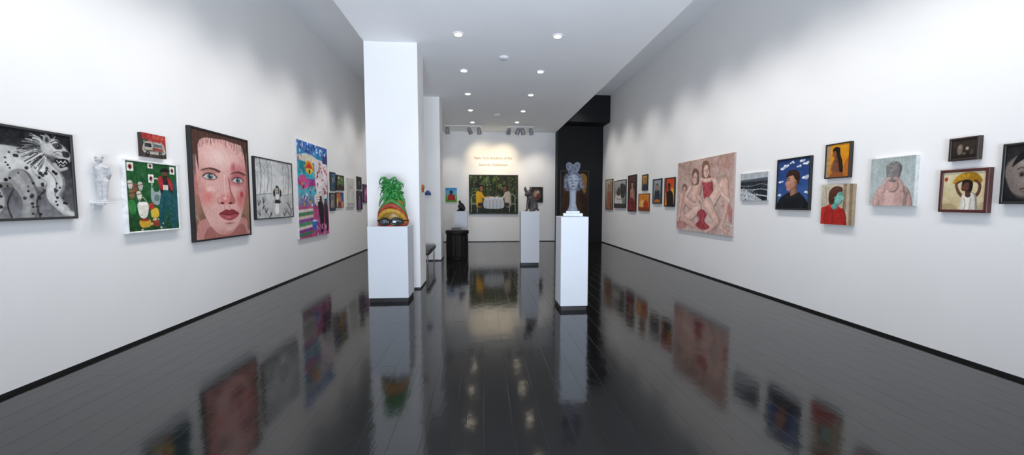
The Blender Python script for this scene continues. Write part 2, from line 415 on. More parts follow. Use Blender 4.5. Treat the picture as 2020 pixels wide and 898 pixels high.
def d_green(p):
    p.fr(255, 322, 350, 456); p.g('184f25', '1b5428', '143e1d'); p.n(.04, 10)
    for a, b, c, d in ((258, 325, 269, 341), (294, 345, 304, 361), (294, 323, 303, 333), (336, 326, 346, 341)):
        p.r(a, b, c, d, 'ece8e0'); p.e((a+c)/2, (b+d)/2, (c-a)*.3, (d-b)*.28, '8e2f2a'); p.e((a+c)/2, (b+d)/2+1, (c-a)*.12, (d-b)*.3, '1a1414')
    for x, y, c in ((262, 366, 'c9c4b8'), (270, 372, '7a4a34'), (279, 368, 'b8b4aa'), (264, 384, '8c5a40'), (276, 386, 'd8d2c4')):
        p.b([(x-4, y-5), (x+2, y-7), (x+5, y), (x+2, y+9), (x-2, y+9)], c); p.l([(x, y+8), (x-1, y+14)], 1.4, '2a2018'); p.l([(x-5, y), (x+6, y-3)], 1.4, '3a2c22')
    p.l([(300, 366), (301, 356), (308, 352), (315, 356), (316, 366), (318, 384)], 2.6, 'b9c2c4'); p.b([(299, 368), (304, 378), (312, 378), (317, 368), (320, 392), (312, 404), (303, 404), (297, 392)], '97a4a8'); p.e(308, 391, 5, 7, '5f7b74')
    p.b([(273, 402), (291, 402), (288, 428), (276, 428)], 'e4dfd2'); p.e(282, 403, 9, 3, 'f6f2ea'); p.l([(274, 402), (282, 390), (290, 402)], 1, 'cfc8b8')
    p.b([(296, 414), (308, 412), (310, 428), (297, 430)], 'd8b438'); p.b([(292, 404), (300, 402), (302, 412), (294, 413)], 'b03028')
    p.b([(275, 434), (292, 433), (293, 447), (277, 448)], 'c99a2c'); p.e(284, 434, 8, 3, '8c2c22'); p.b([(298, 434), (310, 433), (309, 447), (299, 447)], '8a3a2a'); p.e(304, 434, 6, 2.5, 'd8c8a0')
    p.b([(258, 398), (268, 398), (269, 420), (259, 420)], '2d7a3a')
    p.b([(314, 356), (322, 350), (334, 352), (340, 368), (338, 386), (318, 386)], '18181a'); p.b([(312, 352), (320, 348), (322, 372), (315, 372)], 'a8282e'); p.b([(330, 350), (338, 354), (342, 372), (336, 374)], 'a8282e')
    p.e(326, 343, 5, 7, '6a4030'); p.b([(316, 338), (336, 336), (331, 330), (321, 331)], '121212'); p.b([(321, 346), (331, 346), (328, 354), (324, 354)], '2a1a14')
    p.r(321, 364, 331, 375, 'd8cfc0'); p.b([(317, 382), (339, 382), (346, 446), (333, 450), (328, 404), (322, 450), (310, 446)], '174f55'); p.l([(322, 390), (318, 440)], 2, '0f3a3e'); p.l([(336, 390), (341, 440)], 2, '0f3a3e')
    p.b([(341, 360), (349, 364), (350, 430), (344, 428)], '174f55'); p.dots(14, 256, 425, 350, 455, 1, 2.4, ['143c1c', '2c7a3c', 'c8b890']); p.n(.05, 30)
art('L', (249, 354, 316, 462, 323, 453), .045, .018, d_green, 'white-framed green painting of a figure in teal trousers among buckets and birds', 'e8e8e8')

def d_face(p):
    p.fr(384, 258, 490, 470); p.g('3c3530', '5a5046', '7d6d52', '7a5c42'); p.n(.05, 8)
    for k in range(12):
        y = 262+k*18; p.l([(384, y), (490, y-2)], 1.2, '6a5a48', .7)
        for x in range(390+(k % 2)*9, 490, 18): p.l([(x, y), (x, y+17)], 1.2, '6a5a48', .6)
    p.e(482, 400, 14, 26, '94805c', a=.6); p.l([(384, 420), (392, 436), (388, 460)], 3, 'a09480')
    p.b([(398, 430), (476, 432), (484, 456), (494, 478), (376, 478), (386, 458)], 'c48880'); p.b([(408, 446), (440, 466), (472, 444), (476, 478), (402, 478)], '8c5048', .6)
    p.e(392, 362, 6, 22, 'c07c74'); p.e(393, 362, 3, 14, '8c4a44'); p.e(485, 364, 5, 20, 'a8645e')
    p.b([(437, 252), (466, 258), (481, 284), (485, 330), (483, 372), (477, 407), (467, 438), (453, 460), (437, 466), (421, 459), (406, 436), (396, 404), (391, 362), (390, 318), (395, 284), (411, 258)], 'e0aca4')
    p.e(486, 370, 26, 100, 'a8625e', s_=1, a=.75); p.e(388, 380, 20, 90, 'b87470', s_=1, a=.7); p.e(440, 470, 50, 26, 'b06a64', s_=1, a=.7)
    p.e(430, 306, 34, 28, 'f0d0c8', s_=.9, a=.9); p.e(408, 386, 16, 24, 'd8746e', s_=1, a=.9); p.e(470, 392, 13, 26, 'c86462', s_=1, a=.9); p.e(412, 371, 11, 8, 'f2cdc6', s_=.9)
    for x, y, rx, ry in ((413, 340, 19, 14), (466, 342, 18, 14)): p.e(x, y, rx, ry, 'a05a56', s_=1, a=.65)
    # short wet hair: a cap at the top edge with thin drooping strands
    p.b([(380, 250), (496, 250), (492, 290), (484, 274), (472, 270), (456, 269), (442, 267), (426, 269), (408, 271), (397, 280), (391, 304), (380, 304)], '4a3029')
    for k in range(46):
        x = 386+k*2.3+p.rs.uniform(-1, 1); u = abs(x-438)/52
        ey = 272+u*18+p.rs.uniform(-3, 7)*(2.2 if k % 9 == 0 else 1); p.l([(x*.85+438*.15, 252), (x, 265), (x+p.rs.uniform(-3, 2), ey)], p.rs.uniform(.6, 1.3), ['35221d', '553930', '2c1a16', '6a4a3e'][k % 4])
    for k in range(7): p.l([(390+k*.8, 280), (391+k*.5, 302), (392+k*.4, 318+k*3)], 1, '4a3029'); p.l([(482+k*.6, 276), (484+k*.4, 298), (485, 316+k*2)], 1, '3c2822')
    p.e(467, 336, 20, 28, 'b04c58', s_=.9, a=.75); p.e(462, 352, 20, 14, 'a03c4a', s_=.9, a=.6); p.e(458, 322, 7, 14, 'a84450', s_=.8, a=.6, rot=.3)
    for cx, cy in ((413, 347), (467, 350)):
        p.b([(cx-14, cy), (cx-6, cy-8), (cx+6, cy-8), (cx+13, cy), (cx+5, cy+6), (cx-6, cy+6)], 'a8605c'); p.b([(cx-12, cy), (cx-5, cy-5.4), (cx+5, cy-5.4), (cx+11, cy), (cx+4, cy+4), (cx-6, cy+4)], 'c8c4c2')
        p.e(cx, cy-.8, 4.8, 5.4, '3f5360'); p.e(cx, cy-.8, 3.3, 3.8, '5f7682'); p.e(cx, cy-.8, 2.1, 2.6, '0c1014'); p.e(cx+1.4, cy-2.6, .9, 1.1, 'f4f4f4')
        p.l([(cx-13, cy), (cx-5, cy-6.6), (cx+5, cy-6.6), (cx+12, cy)], 2.2, '3a1f1c'); p.l([(cx-10, cy+3), (cx, cy+6), (cx+10, cy+3)], 1.2, '9c4a44'); p.l([(cx-11, cy-10), (cx, cy-12.5), (cx+11, cy-9)], 1.2, 'a05c54')
    for k in range(30):
        for x0, x1, yy in ((397, 429, 334), (452, 481, 335)):
            x = x0+(x1-x0)*k/29; y = yy-5*math.sin(PI*k/29)+1; p.l([(x, y+1.6), (x+3.4, y-1.4)], 1.5, ['5c3a32', '6a453c', '54352d'][k % 3])
    p.b([(433, 342), (447, 342), (449, 370), (457, 388), (455, 400), (441, 404), (427, 400), (425, 388), (433, 370)], 'dfa7a0', .8); p.b([(446, 344), (450, 352), (452, 374), (458, 388), (456, 399), (448, 400), (449, 380)], 'a85c58', .8)
    p.e(441, 390, 18, 15, 'cc6866', s_=1, a=.85); p.l([(439, 340), (439, 365), (440, 382)], 3.4, 'f2d2ca', .7); p.e(439, 389, 6, 5, 'eeb8b0', s_=.8); p.e(433, 399, 4, 2.4, '6a2624'); p.e(449, 399, 4, 2.4, '6a2624'); p.l([(425, 388), (424, 395), (428, 401)], 1.6, 'a8584c'); p.l([(457, 388), (459, 395), (455, 401)], 1.6, '94443c')
    p.l([(437, 405), (436, 411)], 2, 'c08278'); p.l([(446, 405), (448, 411)], 2, 'c08278')
    p.b([(426, 421), (433, 416), (440, 412), (446, 414), (452, 412), (460, 416), (466, 422), (446, 424)], '8a3038'); p.b([(426, 421), (446, 423), (466, 422), (458, 432), (446, 436), (433, 431)], 'a84a52'); p.e(444, 429, 8, 2.6, 'd48e8c', s_=.8); p.l([(427, 421), (436, 422), (446, 424), (456, 422), (465, 422)], 1.4, '4c1216')
    p.e(446, 442, 12, 3, 'a06058', s_=.8); p.e(445, 453, 10, 6, 'e8bcb2', s_=.8)
    p.e(474, 380, 5, 9, 'a83440', s_=.5, a=.8); p.dots(24, 398, 362, 430, 412, .5, .9, ['c47468'], .7); p.n(.03, 40)
art('L', (380, 493, 251, 477, 276, 466), .05, .024, d_face, 'big black-framed close-up portrait of a face with red paint round one eye', '0e0e0f')

def d_bw(p):
    p.fr(508, 319, 575, 428); p.g('c0c2c2', 'd6d6d4', 'cbcbc9'); p.n(.07, 9)
    for k, x in enumerate((511, 516, 522, 528, 534, 556, 561, 567, 572)):
        p.l([(x, 319), (x+2, 350), (x-1, 378+k % 3*6)], 1.2+k % 2, ['8c8e90', '6c6e70', 'a0a2a4'][k % 3]); p.l([(x, 334), (x+5, 326)], .9, '77797b'); p.l([(x+1, 346), (x-5, 338)], .9, '77797b')
    p.r(508, 384, 575, 428, 'b4b5b4', .6); p.n(.05, 14); p.l([(508, 386), (530, 382), (552, 385), (575, 381)], 1.6, '8a8c8e'); p.e(545, 380, 18, 40, 'e9e9e7', s_=1, a=.8)
    p.limb([(545, 384), (544.5, 398), (543.5, 414)], 11, 20, 'eeedea'); p.limb([(541, 386), (538, 398), (541, 404)], 3.4, 2.6, 'd8d2ca'); p.limb([(549, 386), (552, 398), (549, 404)], 3.4, 2.6, 'd8d2ca'); p.l([(540, 388), (537, 402), (535, 416)], .8, '666666'); p.l([(550, 388), (552, 402), (553, 416)], .8, '666666'); p.l([(540, 390), (545, 394), (550, 390)], 1, '2a2a2c'); p.b([(541, 394), (549, 394), (550, 400), (540, 400)], '2a2a2c')
    p.face(545, 375, 13, 'c8b8a8', '242020'); p.b([(540, 372), (541, 384), (539, 388), (537, 380)], '242020'); p.b([(550, 372), (549, 384), (551, 388), (553, 380)], '242020')
    for x, y in ((512, 400), (518, 408), (514, 418), (524, 414), (567, 402), (571, 412), (562, 414), (569, 421), (520, 396), (530, 422), (558, 422)):
        for k in range(4): a = p.rs.uniform(-1.2, 1.2); p.l([(x, y+5), (x+5*math.sin(a), y-6*math.cos(a))], 1.3, ['2a2a2c', '3c3c3e', '18181a'][k % 3])
    p.n(.04, 30)
art('L', (504, 578, 312, 435, 320, 428), .045, .018, d_bw, 'black-framed pale black and white scene with a small dark-haired figure', '111112')

def d_bright(p):
    p.fr(588, 282, 647, 467); p.g('2f6fb8', '35a3c4', '3fb0be', 'b0568c', 'c4467c'); p.n(.06, 10)
    p.dots(60, 588, 282, 647, 302, 1, 3, ['20327c', '2f58b0', 'c8d4ec', '6a4aa0', '3a7ab4'])
    p.b([(588, 312), (606, 304), (624, 310), (622, 318), (600, 322)], 'd6d0c0'); p.r(590, 320, 602, 344, '1d8a9a'); p.dots(18, 588, 308, 620, 350, .8, 2, ['c03a3a', 'd2b83a', 'e2e2e2', '1f4a8a'])
    p.e(609, 330, 8, 13, 'e09a1c'); p.p([(602, 332), (609, 319), (616, 332)], 'b8321e'); p.r(604, 332, 614, 341, 'e2c24a'); p.r(608, 334, 611, 341, '5a2414')
    p.b([(621, 312), (645, 318), (646, 352), (643, 388), (624, 384), (620, 344)], 'e6dde0'); p.dots(40, 622, 316, 645, 384, .9, 2.3, ['b4243c', 'c84a5c', '7c1c30']); p.r(636, 300, 647, 316, '2a3a70')
    p.r(588, 352, 620, 366, '983c8c'); p.b([(590, 352), (600, 346), (606, 362), (598, 376)], 'd05088'); p.dots(36, 588, 360, 622, 410, .9, 2.6, ['d89a3a', 'e2d6d0', 'b01c5c', '3a2c7c', 'd2558c', '2c98b0'])
    p.b([(618, 384), (634, 380), (636, 402), (620, 404)], 'd9d4cc'); p.l([(621, 388), (633, 386)], 1.2, 'b02c3c', sm=False); p.l([(621, 393), (633, 391)], 1.2, '30508c', sm=False); p.l([(621, 398), (633, 396)], 1.2, 'b02c3c', sm=False)
    p.r(588, 406, 647, 467, 'b24a7e'); p.n(.08, 9); p.b([(624, 400), (633, 396), (636, 420), (634, 458), (629, 460), (627, 430)], '16141c'); p.face(630, 392, 11, '5a3426', '16100e'); p.b([(637, 404), (644, 402), (645, 452), (640, 456)], '25202c'); p.face(641, 397, 10, '6a4030', '1a1210')
    for k, c in enumerate(('d8d6ca', '3c8a5a', 'd2c8b8', '8a4a9a', '3f9c62', 'd8d6ca', '7a3a80', '2c7a50')):
        p.p([(588, 412+k*6.5), (614, 410+k*6.3), (614, 415+k*6.3), (588, 418+k*6.5)], c)
    p.b([(612, 436), (622, 434), (621, 452), (613, 453)], '3a6ac0'); p.e(617, 435, 5, 2, 'd8e2f2'); p.dots(26, 616, 440, 647, 467, .8, 2, ['d88ab0', '7a2a7c', 'e0b8c8', '4a2a80']); p.n(.06, 34)
art('L', (588, 647, 279, 472, 292, 462), .04, 0, d_bright, 'tall unframed brightly coloured street scene in pink, teal and blue', 'd8d2d4')

def gen(bg, *ops, noise=.05, cells=10):
    """small picture from colour fields and figures; coordinates 0..1"""
    def f(p):
        if isinstance(bg, str): p.f(bg)
        else: p.g(*bg)
        p.n(noise, cells)
        for o in ops: getattr(p, o[0])(*o[1:])
        p.n(noise*.7, 20)
    return f
FR = '1a1816'
cl = 'small works clustered beside the tall bright painting'
art('L', (652.5, 662.5, 340, 377), .03, .02, gen(('3a5a80', '28384c'), ('e', .75, .3, .3, .25, '4f7396'), ('fig', .48, .36, .24, 'd8b49c', '2a1c18', '35506e')), 'small blue portrait at the upper left of the cluster past the tall bright painting', FR, group=cl)
art('L', (652, 662, 381, 416), .03, .02, gen(('7a7a78', '4a4642'), ('b', [(.1, .9), (.2, .5), (.5, .3), (.8, .5), (.9, .9)], 'a49e94'), ('fig', .5, .36, .2, 'c4a898', '2c2826', '8a8478', .2), ('r', 0, .85, 1, 1, '30405c')), 'small grey picture at the lower left of the cluster past the tall bright painting', FR, group=cl)
art('L', (665, 679, 346, 376), .03, .025, gen(('4c6a54', '2c3c24', '1f2c1c'), ('b', [(0, .5), (.3, .3), (.6, .45), (1, .35), (1, .7), (0, .7)], '5c7a44'), ('b', [(0, 1), (.3, .6), (.6, .62), (1, .8), (1, 1)], '3a2c20'), ('l', [(.75, .7), (.72, .4), (.78, .15)], .06, '2a1c14'), ('e', .75, .25, .2, .16, '6f8a4a'), ('e', .3, .15, .14, .1, 'c8b890')), 'small dark green landscape in a black frame, upper middle of the cluster', '0e0e0e', group=cl)
art('L', (664, 678, 380, 410), .03, .012, gen(('c8603a', 'd8a04a'), ('b', [(.6, .05), (.98, .1), (.95, .6), (.7, .5)], '3a5a9a'), ('b', [(0, .5), (.2, .4), (.25, .8), (0, .9)], 'e0c24a'), ('fig', .45, .38, .26, 'e8c49a', '5a2c1c', '7a2c5c')), 'small orange and purple picture, lower middle of the cluster', '2a2018', group=cl)
art('L', (684, 699.5, 352, 409), .035, 0, gen(('d4d2ca', 'bfc0bc'), ('b', [(.15, .9), (.3, .5), (.45, .35), (.7, .5), (.85, .9)], 'e2dfd8', .8), ('l', [(.2, .2), (.5, .3), (.8, .2)], .02, 'a8a8a4'), ('l', [(.3, .85), (.4, .5), (.6, .45), (.7, .85)], .012, '9c9c98'), ('e', .5, .33, .1, .06, 'b0aca4'), ('r', .1, .85, .9, .92, 'a9aca8')), 'pale grey-white unframed canvas at the far end of the left wall', 'd8d6d0')
art('L', (705, 713.5, 349, 374), .03, .03, gen(('20262c', '3a3028'), ('fig', .5, .42, .34, 'b8906a', '15100e', '2c3440')), 'tiny black-framed dark picture, upper one next to the pale grey canvas', '0c0c0c', group=cl)
art('L', (705, 715, 377, 414), .03, .03, gen(('4a3a5c', '1c1a24'), ('fig', .5, .32, .22, 'c8a088', '1c1216', '7a4a8a')), 'small black-framed purple picture, lower one next to the pale grey canvas', '0c0c0c', group=cl)
art('L', (717, 728, 364, 400), .03, .03, gen(('5a2c5a', '2c1c30'), ('b', [(.1, .9), (.2, .3), (.5, .15), (.8, .3), (.9, .9)], 'a0508c'), ('e', .5, .45, .2, .16, 'd08ab0')), 'purple picture half hidden behind the near pillar on the left wall', '121212', group=cl)

def d_women(p):
    p.fr(1336, 312, 1446, 462); p.g('a88a7c', 'bc9c90', 'c8aaa0', 'ccb4ac'); p.n(.07, 9); p.dots(70, 1336, 312, 1446, 356, 2, 5, ['b89888', '9a7c70', 'c8aa9c', 'a0766a'], .5)
    p.dots(40, 1336, 400, 1446, 462, 3, 9, ['dccac4', 'c09a92', 'b08078', 'e2d4ce', 'cfb0a8'], .6)
    for k in range(20):
        x = p.rs.uniform(1340, 1440); y = p.rs.uniform(405, 458); p.l([(x-9, y+3), (x, y-2), (x+9, y+2)], 1.2, ['e8dcd6', 'a87c74'][k % 2], .8)
    sk, s2, rd = 'dcae9e', 'e6beae', 'a02a34'
    # a third, paler figure lying behind at the left
    p.limb([(1354, 392), (1346, 410), (1352, 430)], 30, 22, 'd0a494'); p.face(1354, 374, 21, 'd2a698', '6e4a3e', -1)
    # left sitter
    p.limb([(1380, 372), (1376, 388), (1380, 408)], 36, 32, sk); p.limb([(1374, 408), (1358, 396), (1348, 386)], 25, 17, 'd6a898'); p.limb([(1348, 386), (1344, 412), (1340, 446)], 17, 9, sk); p.limb([(1384, 412), (1366, 430), (1352, 436)], 27, 18, s2); p.limb([(1352, 436), (1372, 446), (1394, 454)], 17, 9, sk)
    p.limb([(1366, 370), (1357, 388), (1370, 404), (1386, 404)], 11, 7, s2)
    # right sitter in red, one knee raised
    p.limb([(1400, 362), (1402, 378), (1406, 394)], 36, 34, rd); p.l([(1394, 362), (1400, 380), (1396, 398)], 1.4, '701a24'); p.l([(1408, 364), (1411, 386)], 1.4, '701a24'); p.limb([(1390, 355), (1400, 357), (1410, 356)], 9, 9, s2); p.l([(1392, 356), (1391, 366)], 1.6, rd); p.l([(1408, 356), (1410, 366)], 1.6, rd)
    p.limb([(1410, 398), (1422, 378), (1432, 364)], 28, 19, s2); p.limb([(1432, 364), (1436, 404), (1428, 448)], 20, 10, sk); p.limb([(1428, 448), (1438, 455)], 9, 6, sk); p.limb([(1402, 402), (1410, 418), (1420, 436)], 28, 19, 'e0b6a6'); p.limb([(1420, 436), (1412, 448), (1400, 460)], 17, 9, sk)
    p.limb([(1414, 360), (1428, 384), (1440, 398)], 12, 8, s2); p.limb([(1387, 362), (1382, 382), (1392, 400)], 11, 7, sk)
    p.face(1377, 349, 28, 'dcae9e', '5a362a', -1); p.face(1397, 337, 28, 'e4bcac', '6a4030', 1)
    p.b([(1382, 424), (1392, 414), (1402, 424), (1398, 438), (1408, 450), (1394, 456), (1380, 448), (1387, 436)], '98242e'); p.l([(1387, 420), (1392, 436), (1386, 450)], 1.4, '5c141c'); p.l([(1397, 424), (1393, 438), (1402, 450)], 1.4, 'c04a52')
    p.b([(1438, 408), (1446, 414), (1448, 440), (1440, 432)], 'b05a58', .7); p.b([(1334, 446), (1350, 442), (1362, 450), (1350, 460), (1336, 458)], 'a84c4c', .5); p.b([(1418, 322), (1434, 318), (1444, 332), (1432, 344), (1420, 338)], 'b07a6e', .5)
    p.n(.06, 30); p.n(.05, 60); p.veil('d8beb6', .2)
art('R', (1336, 1446, 322, 453, 302, 466), .035, 0, d_women, 'large unframed pink painting of women sitting together, one in red', 'b8a49c')
def d_ocean(p):
    p.fr(1461, 341, 1515, 397); p.g('a6acb2', 'b4b8bc', '8a9096', '30353b', '22262b'); p.r(1461, 356, 1515, 397, '23282e'); p.n(.06, 12)
    p.p([(1461, 355), (1515, 352), (1515, 358), (1461, 359)], '4a525a')
    p.b([(1461, 374), (1478, 378), (1494, 388), (1506, 400), (1455, 400)], 'aab0b4')
    for k, (a, b) in enumerate(((366, 362), (373, 372), (380, 384), (388, 396))):
        p.l([(1461, a), (1474, a+1.5), (1488, (a+b)/2+3), (1502, b+2), (1516, b+5)], .9+k*.35, ['9aa0a6', 'c8ccd0', 'dde0e2', 'd0d4d8'][k])
    p.dots(90, 1461, 372, 1496, 397, .4, 1.4, ['e8eaec', '7a828a', '3a4048', 'b4bac0']); p.dots(40, 1461, 358, 1515, 376, .4, 1, ['4a5056', '15191d', '6a7076'])
art('R', (1461, 1514, 343, 394, 339, 398), .03, 0, d_ocean, 'small black and white seascape of breaking waves', 'd0d0d0')
def d_cloud(p):
    p.fr(1534, 314, 1595, 411); p.g('1f376a', '2a4884', '3d6298'); p.n(.03, 8)
    for x, y, r in ((1544, 330, 4.6), (1551, 326, 4.2), (1582, 320, 4), (1588, 324, 4.4), (1541, 358, 3.6), (1587, 352, 4.6), (1592, 349, 3.6), (1562, 320, 3), (1590, 380, 3.6), (1538, 384, 3.4), (1575, 329, 3)):
        for k in range(6): p.e(x+p.rs.uniform(-3.4, 3.4), y+p.rs.uniform(-1.6, 1.6), r*.8, r*.6, ['ccd4de', 'a8b8ca', 'eef0f2'][k % 3], s_=.5)
    p.b([(1536, 414), (1538, 394), (1548, 384), (1558, 379), (1574, 380), (1588, 390), (1595, 414)], '121419'); p.limb([(1566, 364), (1566, 381)], 15, 17, '96644e'); p.b([(1553, 380), (1562, 386), (1577, 379), (1580, 386), (1562, 392), (1550, 388)], '1c1f26')
    # head in profile to the left
    p.limb([(1564, 350), (1562, 362)], 28, 22, 'b07c64'); p.b([(1553.5, 350), (1552.5, 356), (1549.4, 362), (1552, 364), (1551.6, 368), (1553, 373), (1558, 376), (1562, 368), (1560, 352)], 'b8866e'); p.e(1570, 360, 2.4, 4, '9c6650'); p.e(1570, 360, 1.2, 2.4, '7c4a3a')
    p.l([(1553.4, 355.5), (1557.5, 355)], 1.3, '20130f'); p.l([(1553, 352), (1558.5, 351.5)], 1.4, '3a241a'); p.l([(1552, 369), (1556, 369)], 1.1, '7c3e38'); p.e(1560, 366, 4, 7, '946050', s_=1, a=.7); p.e(1556, 359, 2.4, 3, 'cc9c84', s_=1)
    p.b([(1552, 350), (1552, 343), (1558, 336), (1568, 335), (1576, 341), (1578, 352), (1575, 364), (1572, 357), (1568, 352), (1565, 346), (1558, 347)], '2c1a14'); p.l([(1556, 343), (1564, 339), (1572, 344)], 1, '4c3226')
    p.l([(1544, 394), (1546, 411)], 1.2, '2c3038'); p.l([(1584, 394), (1582, 411)], 1.2, '2c3038'); p.n(.03, 30)
art('R', (1531, 1597, 315, 412, 308, 417), .04, .022, d_cloud, 'black-framed painting of a man in black against blue sky with clouds', '101010')
def d_orange(p):
    p.fr(1630, 285, 1673, 349); p.g('d4901c', 'd08410', 'c4740a'); p.r(1630, 285, 1638, 349, 'a8845f'); p.n(.04, 9); p.b([(1664, 322), (1675, 312), (1675, 351), (1660, 351)], 'b06222')
    p.limb([(1650, 318), (1649, 334), (1650, 352)], 17, 19, '6a3e2a'); p.limb([(1644, 320), (1641, 334), (1650, 344)], 5.5, 4, '83502f'); p.limb([(1648, 308), (1649, 316)], 6, 8, '6a3e2a')
    p.limb([(1647, 299), (1646.5, 306)], 12, 9, '7a4832'); p.b([(1642.5, 302), (1640.5, 305), (1642.5, 306.5)], '7a4832'); p.l([(1643, 301), (1645, 301)], .9, '1c100c'); p.l([(1642, 309), (1644, 309)], .8, '6a2c24')
    p.b([(1642, 299), (1643, 293), (1649, 290), (1655, 294), (1656, 304), (1660, 318), (1662, 338), (1657, 346), (1655, 330), (1653, 316), (1650, 306), (1647, 298)], '130e0c'); p.l([(1653, 300), (1657, 318), (1659, 336)], .8, '3c2a22'); p.b([(1640, 342), (1652, 338), (1662, 342), (1662, 352), (1638, 352)], '8a4c24'); p.n(.03, 24)
art('R', (1627, 1676, 286, 350, 279, 353), .045, .014, d_orange, 'dark-framed painting of a woman with long black hair on orange', '1c1512')
def d_redshirt(p):
    p.fr(1620, 363, 1682, 445); p.g('c4b9a2', 'b8aa94', 'a69278'); p.r(1664, 363, 1682, 445, '8a745a'); p.r(1670, 363, 1676, 445, 'b4a48a'); p.n(.05, 9); p.l([(1628, 363), (1632, 400)], 1.6, '968a76')
    p.b([(1616, 449), (1620, 420), (1630, 408), (1644, 403), (1658, 409), (1668, 428), (1670, 449)], 'a82420'); p.limb([(1626, 414), (1622, 430), (1626, 448)], 13, 11, 'b42a24'); p.limb([(1662, 416), (1667, 430), (1666, 448)], 11, 9, '9a201c'); p.l([(1640, 410), (1647, 426), (1644, 445)], 1.6, '701210'); p.l([(1634, 414), (1636, 440)], 1.2, '7c1614'); p.b([(1640, 404), (1648, 410), (1657, 406), (1656, 411), (1648, 415), (1639, 409)], 'c8403a')
    p.limb([(1647, 394), (1647, 407)], 13, 14, '5c9c92'); p.limb([(1652, 380), (1654, 396)], 23, 17, '6fb4a8'); p.b([(1660, 384), (1666, 391.5), (1663.5, 394), (1660, 394)], '78bcb0'); p.l([(1656, 384), (1660, 384)], 1.3, '163434'); p.l([(1655, 381), (1660, 380.5)], 1, '3a5a50'); p.l([(1658.5, 399), (1662.5, 399)], 1.2, '8a4a48'); p.e(1656, 391, 4, 4, '9a8c84', s_=1, a=.5)
    p.b([(1635, 390), (1637, 376), (1648, 367), (1661, 370), (1662, 378), (1655, 379), (1651, 386), (1648, 390), (1646, 402), (1638, 403)], '4c281c'); p.e(1649, 391, 2.2, 3.4, '5aa094'); p.l([(1641, 377), (1650, 371), (1659, 374)], 1, '7c4830'); p.l([(1640, 384), (1646, 378)], .9, '6a3a28'); p.n(.04, 26)
art('R', (1620, 1681, 367, 440, 361, 447), .045, 0, d_redshirt, 'unframed painting of a red-shirted figure with a turquoise face in profile', '9c8a74')
def d_pinkback(p):
    p.fr(1717, 310, 1804, 407); p.g('98a6a4', 'a8b3b2', 'b0b5b3'); p.n(.05, 8)
    for x in (1726, 1740, 1782, 1795): p.l([(x, 310), (x+1, 360), (x-1, 407)], 2.4, 'bac4c2', .5)
    p.limb([(1738, 380), (1731, 396), (1730, 412)], 17, 15, 'bf9086'); p.limb([(1786, 380), (1792, 396), (1793, 412)], 17, 15, 'b4857c'); p.limb([(1742, 378), (1762, 371), (1782, 378)], 24, 22, 'c6988e'); p.limb([(1762, 386), (1762, 412)], 54, 50, 'c6988e'); p.limb([(1762, 352), (1762, 368)], 20, 24, 'bc8c82')
    p.e(1745, 392, 10, 15, 'b4807a', s_=1, a=.8); p.e(1779, 392, 10, 15, 'ae7a72', s_=1, a=.8); p.e(1755, 386, 8, 14, 'd8b4aa', s_=1, a=.8)
    p.limb([(1762, 332), (1762, 347)], 31, 25, '6a6461'); p.dots(40, 1750, 319, 1774, 343, 1, 2.4, ['565050', '7c7672', '605a56', '8c8682'], .6)
    p.limb([(1744, 376), (1745, 364), (1753, 353)], 9, 7, 'c89a90'); p.limb([(1780, 376), (1779, 364), (1771, 353)], 9, 7, 'b88a80')
    for k in range(4): p.limb([(1751+k*1.2, 356-k*.4), (1755+k*1.6, 349+k*.8)], 2.6, 2, 'c8988e'); p.limb([(1773-k*1.2, 356-k*.4), (1769-k*1.6, 349+k*.8)], 2.6, 2, 'b88a80')
    p.n(.05, 26); p.dots(60, 1717, 310, 1804, 407, .6, 1.2, ['c4ccca', 'c8b6b0'], .5); p.veil('b4bab8', .2)
art('R', (1717, 1804, 314, 402, 307, 410), .045, 0, d_pinkback, 'unframed washed-out painting of bare shoulders, short hair and raised hands', 'cfd2d2')
def d_box(p):
    p.fr(1876, 273, 1927, 314); p.g('352b25', '28211c', '201a16'); p.n(.03, 8); p.b([(1889, 287), (1894, 283), (1899, 288), (1897, 303), (1891, 305), (1888, 298)], '6e5e4e'); p.e(1893, 290, 2.6, 3.4, '94826c', s_=.5); p.e(1908, 293, 4.2, 4.4, '9c8c7a', s_=.4); p.e(1907, 292, 2, 2, 'c8bba8', s_=.8); p.e(1902, 303, 4, 3, '55473b'); p.b([(1914, 298), (1919, 295), (1920, 305), (1914, 306)], '43362d'); p.r(1876, 306, 1927, 314, '1a1410')
art('R', (1871, 1930, 274, 315, 268, 318), .045, .02, d_box, 'small dark still life in a thick brown frame above the fan painting', '2a1c16')
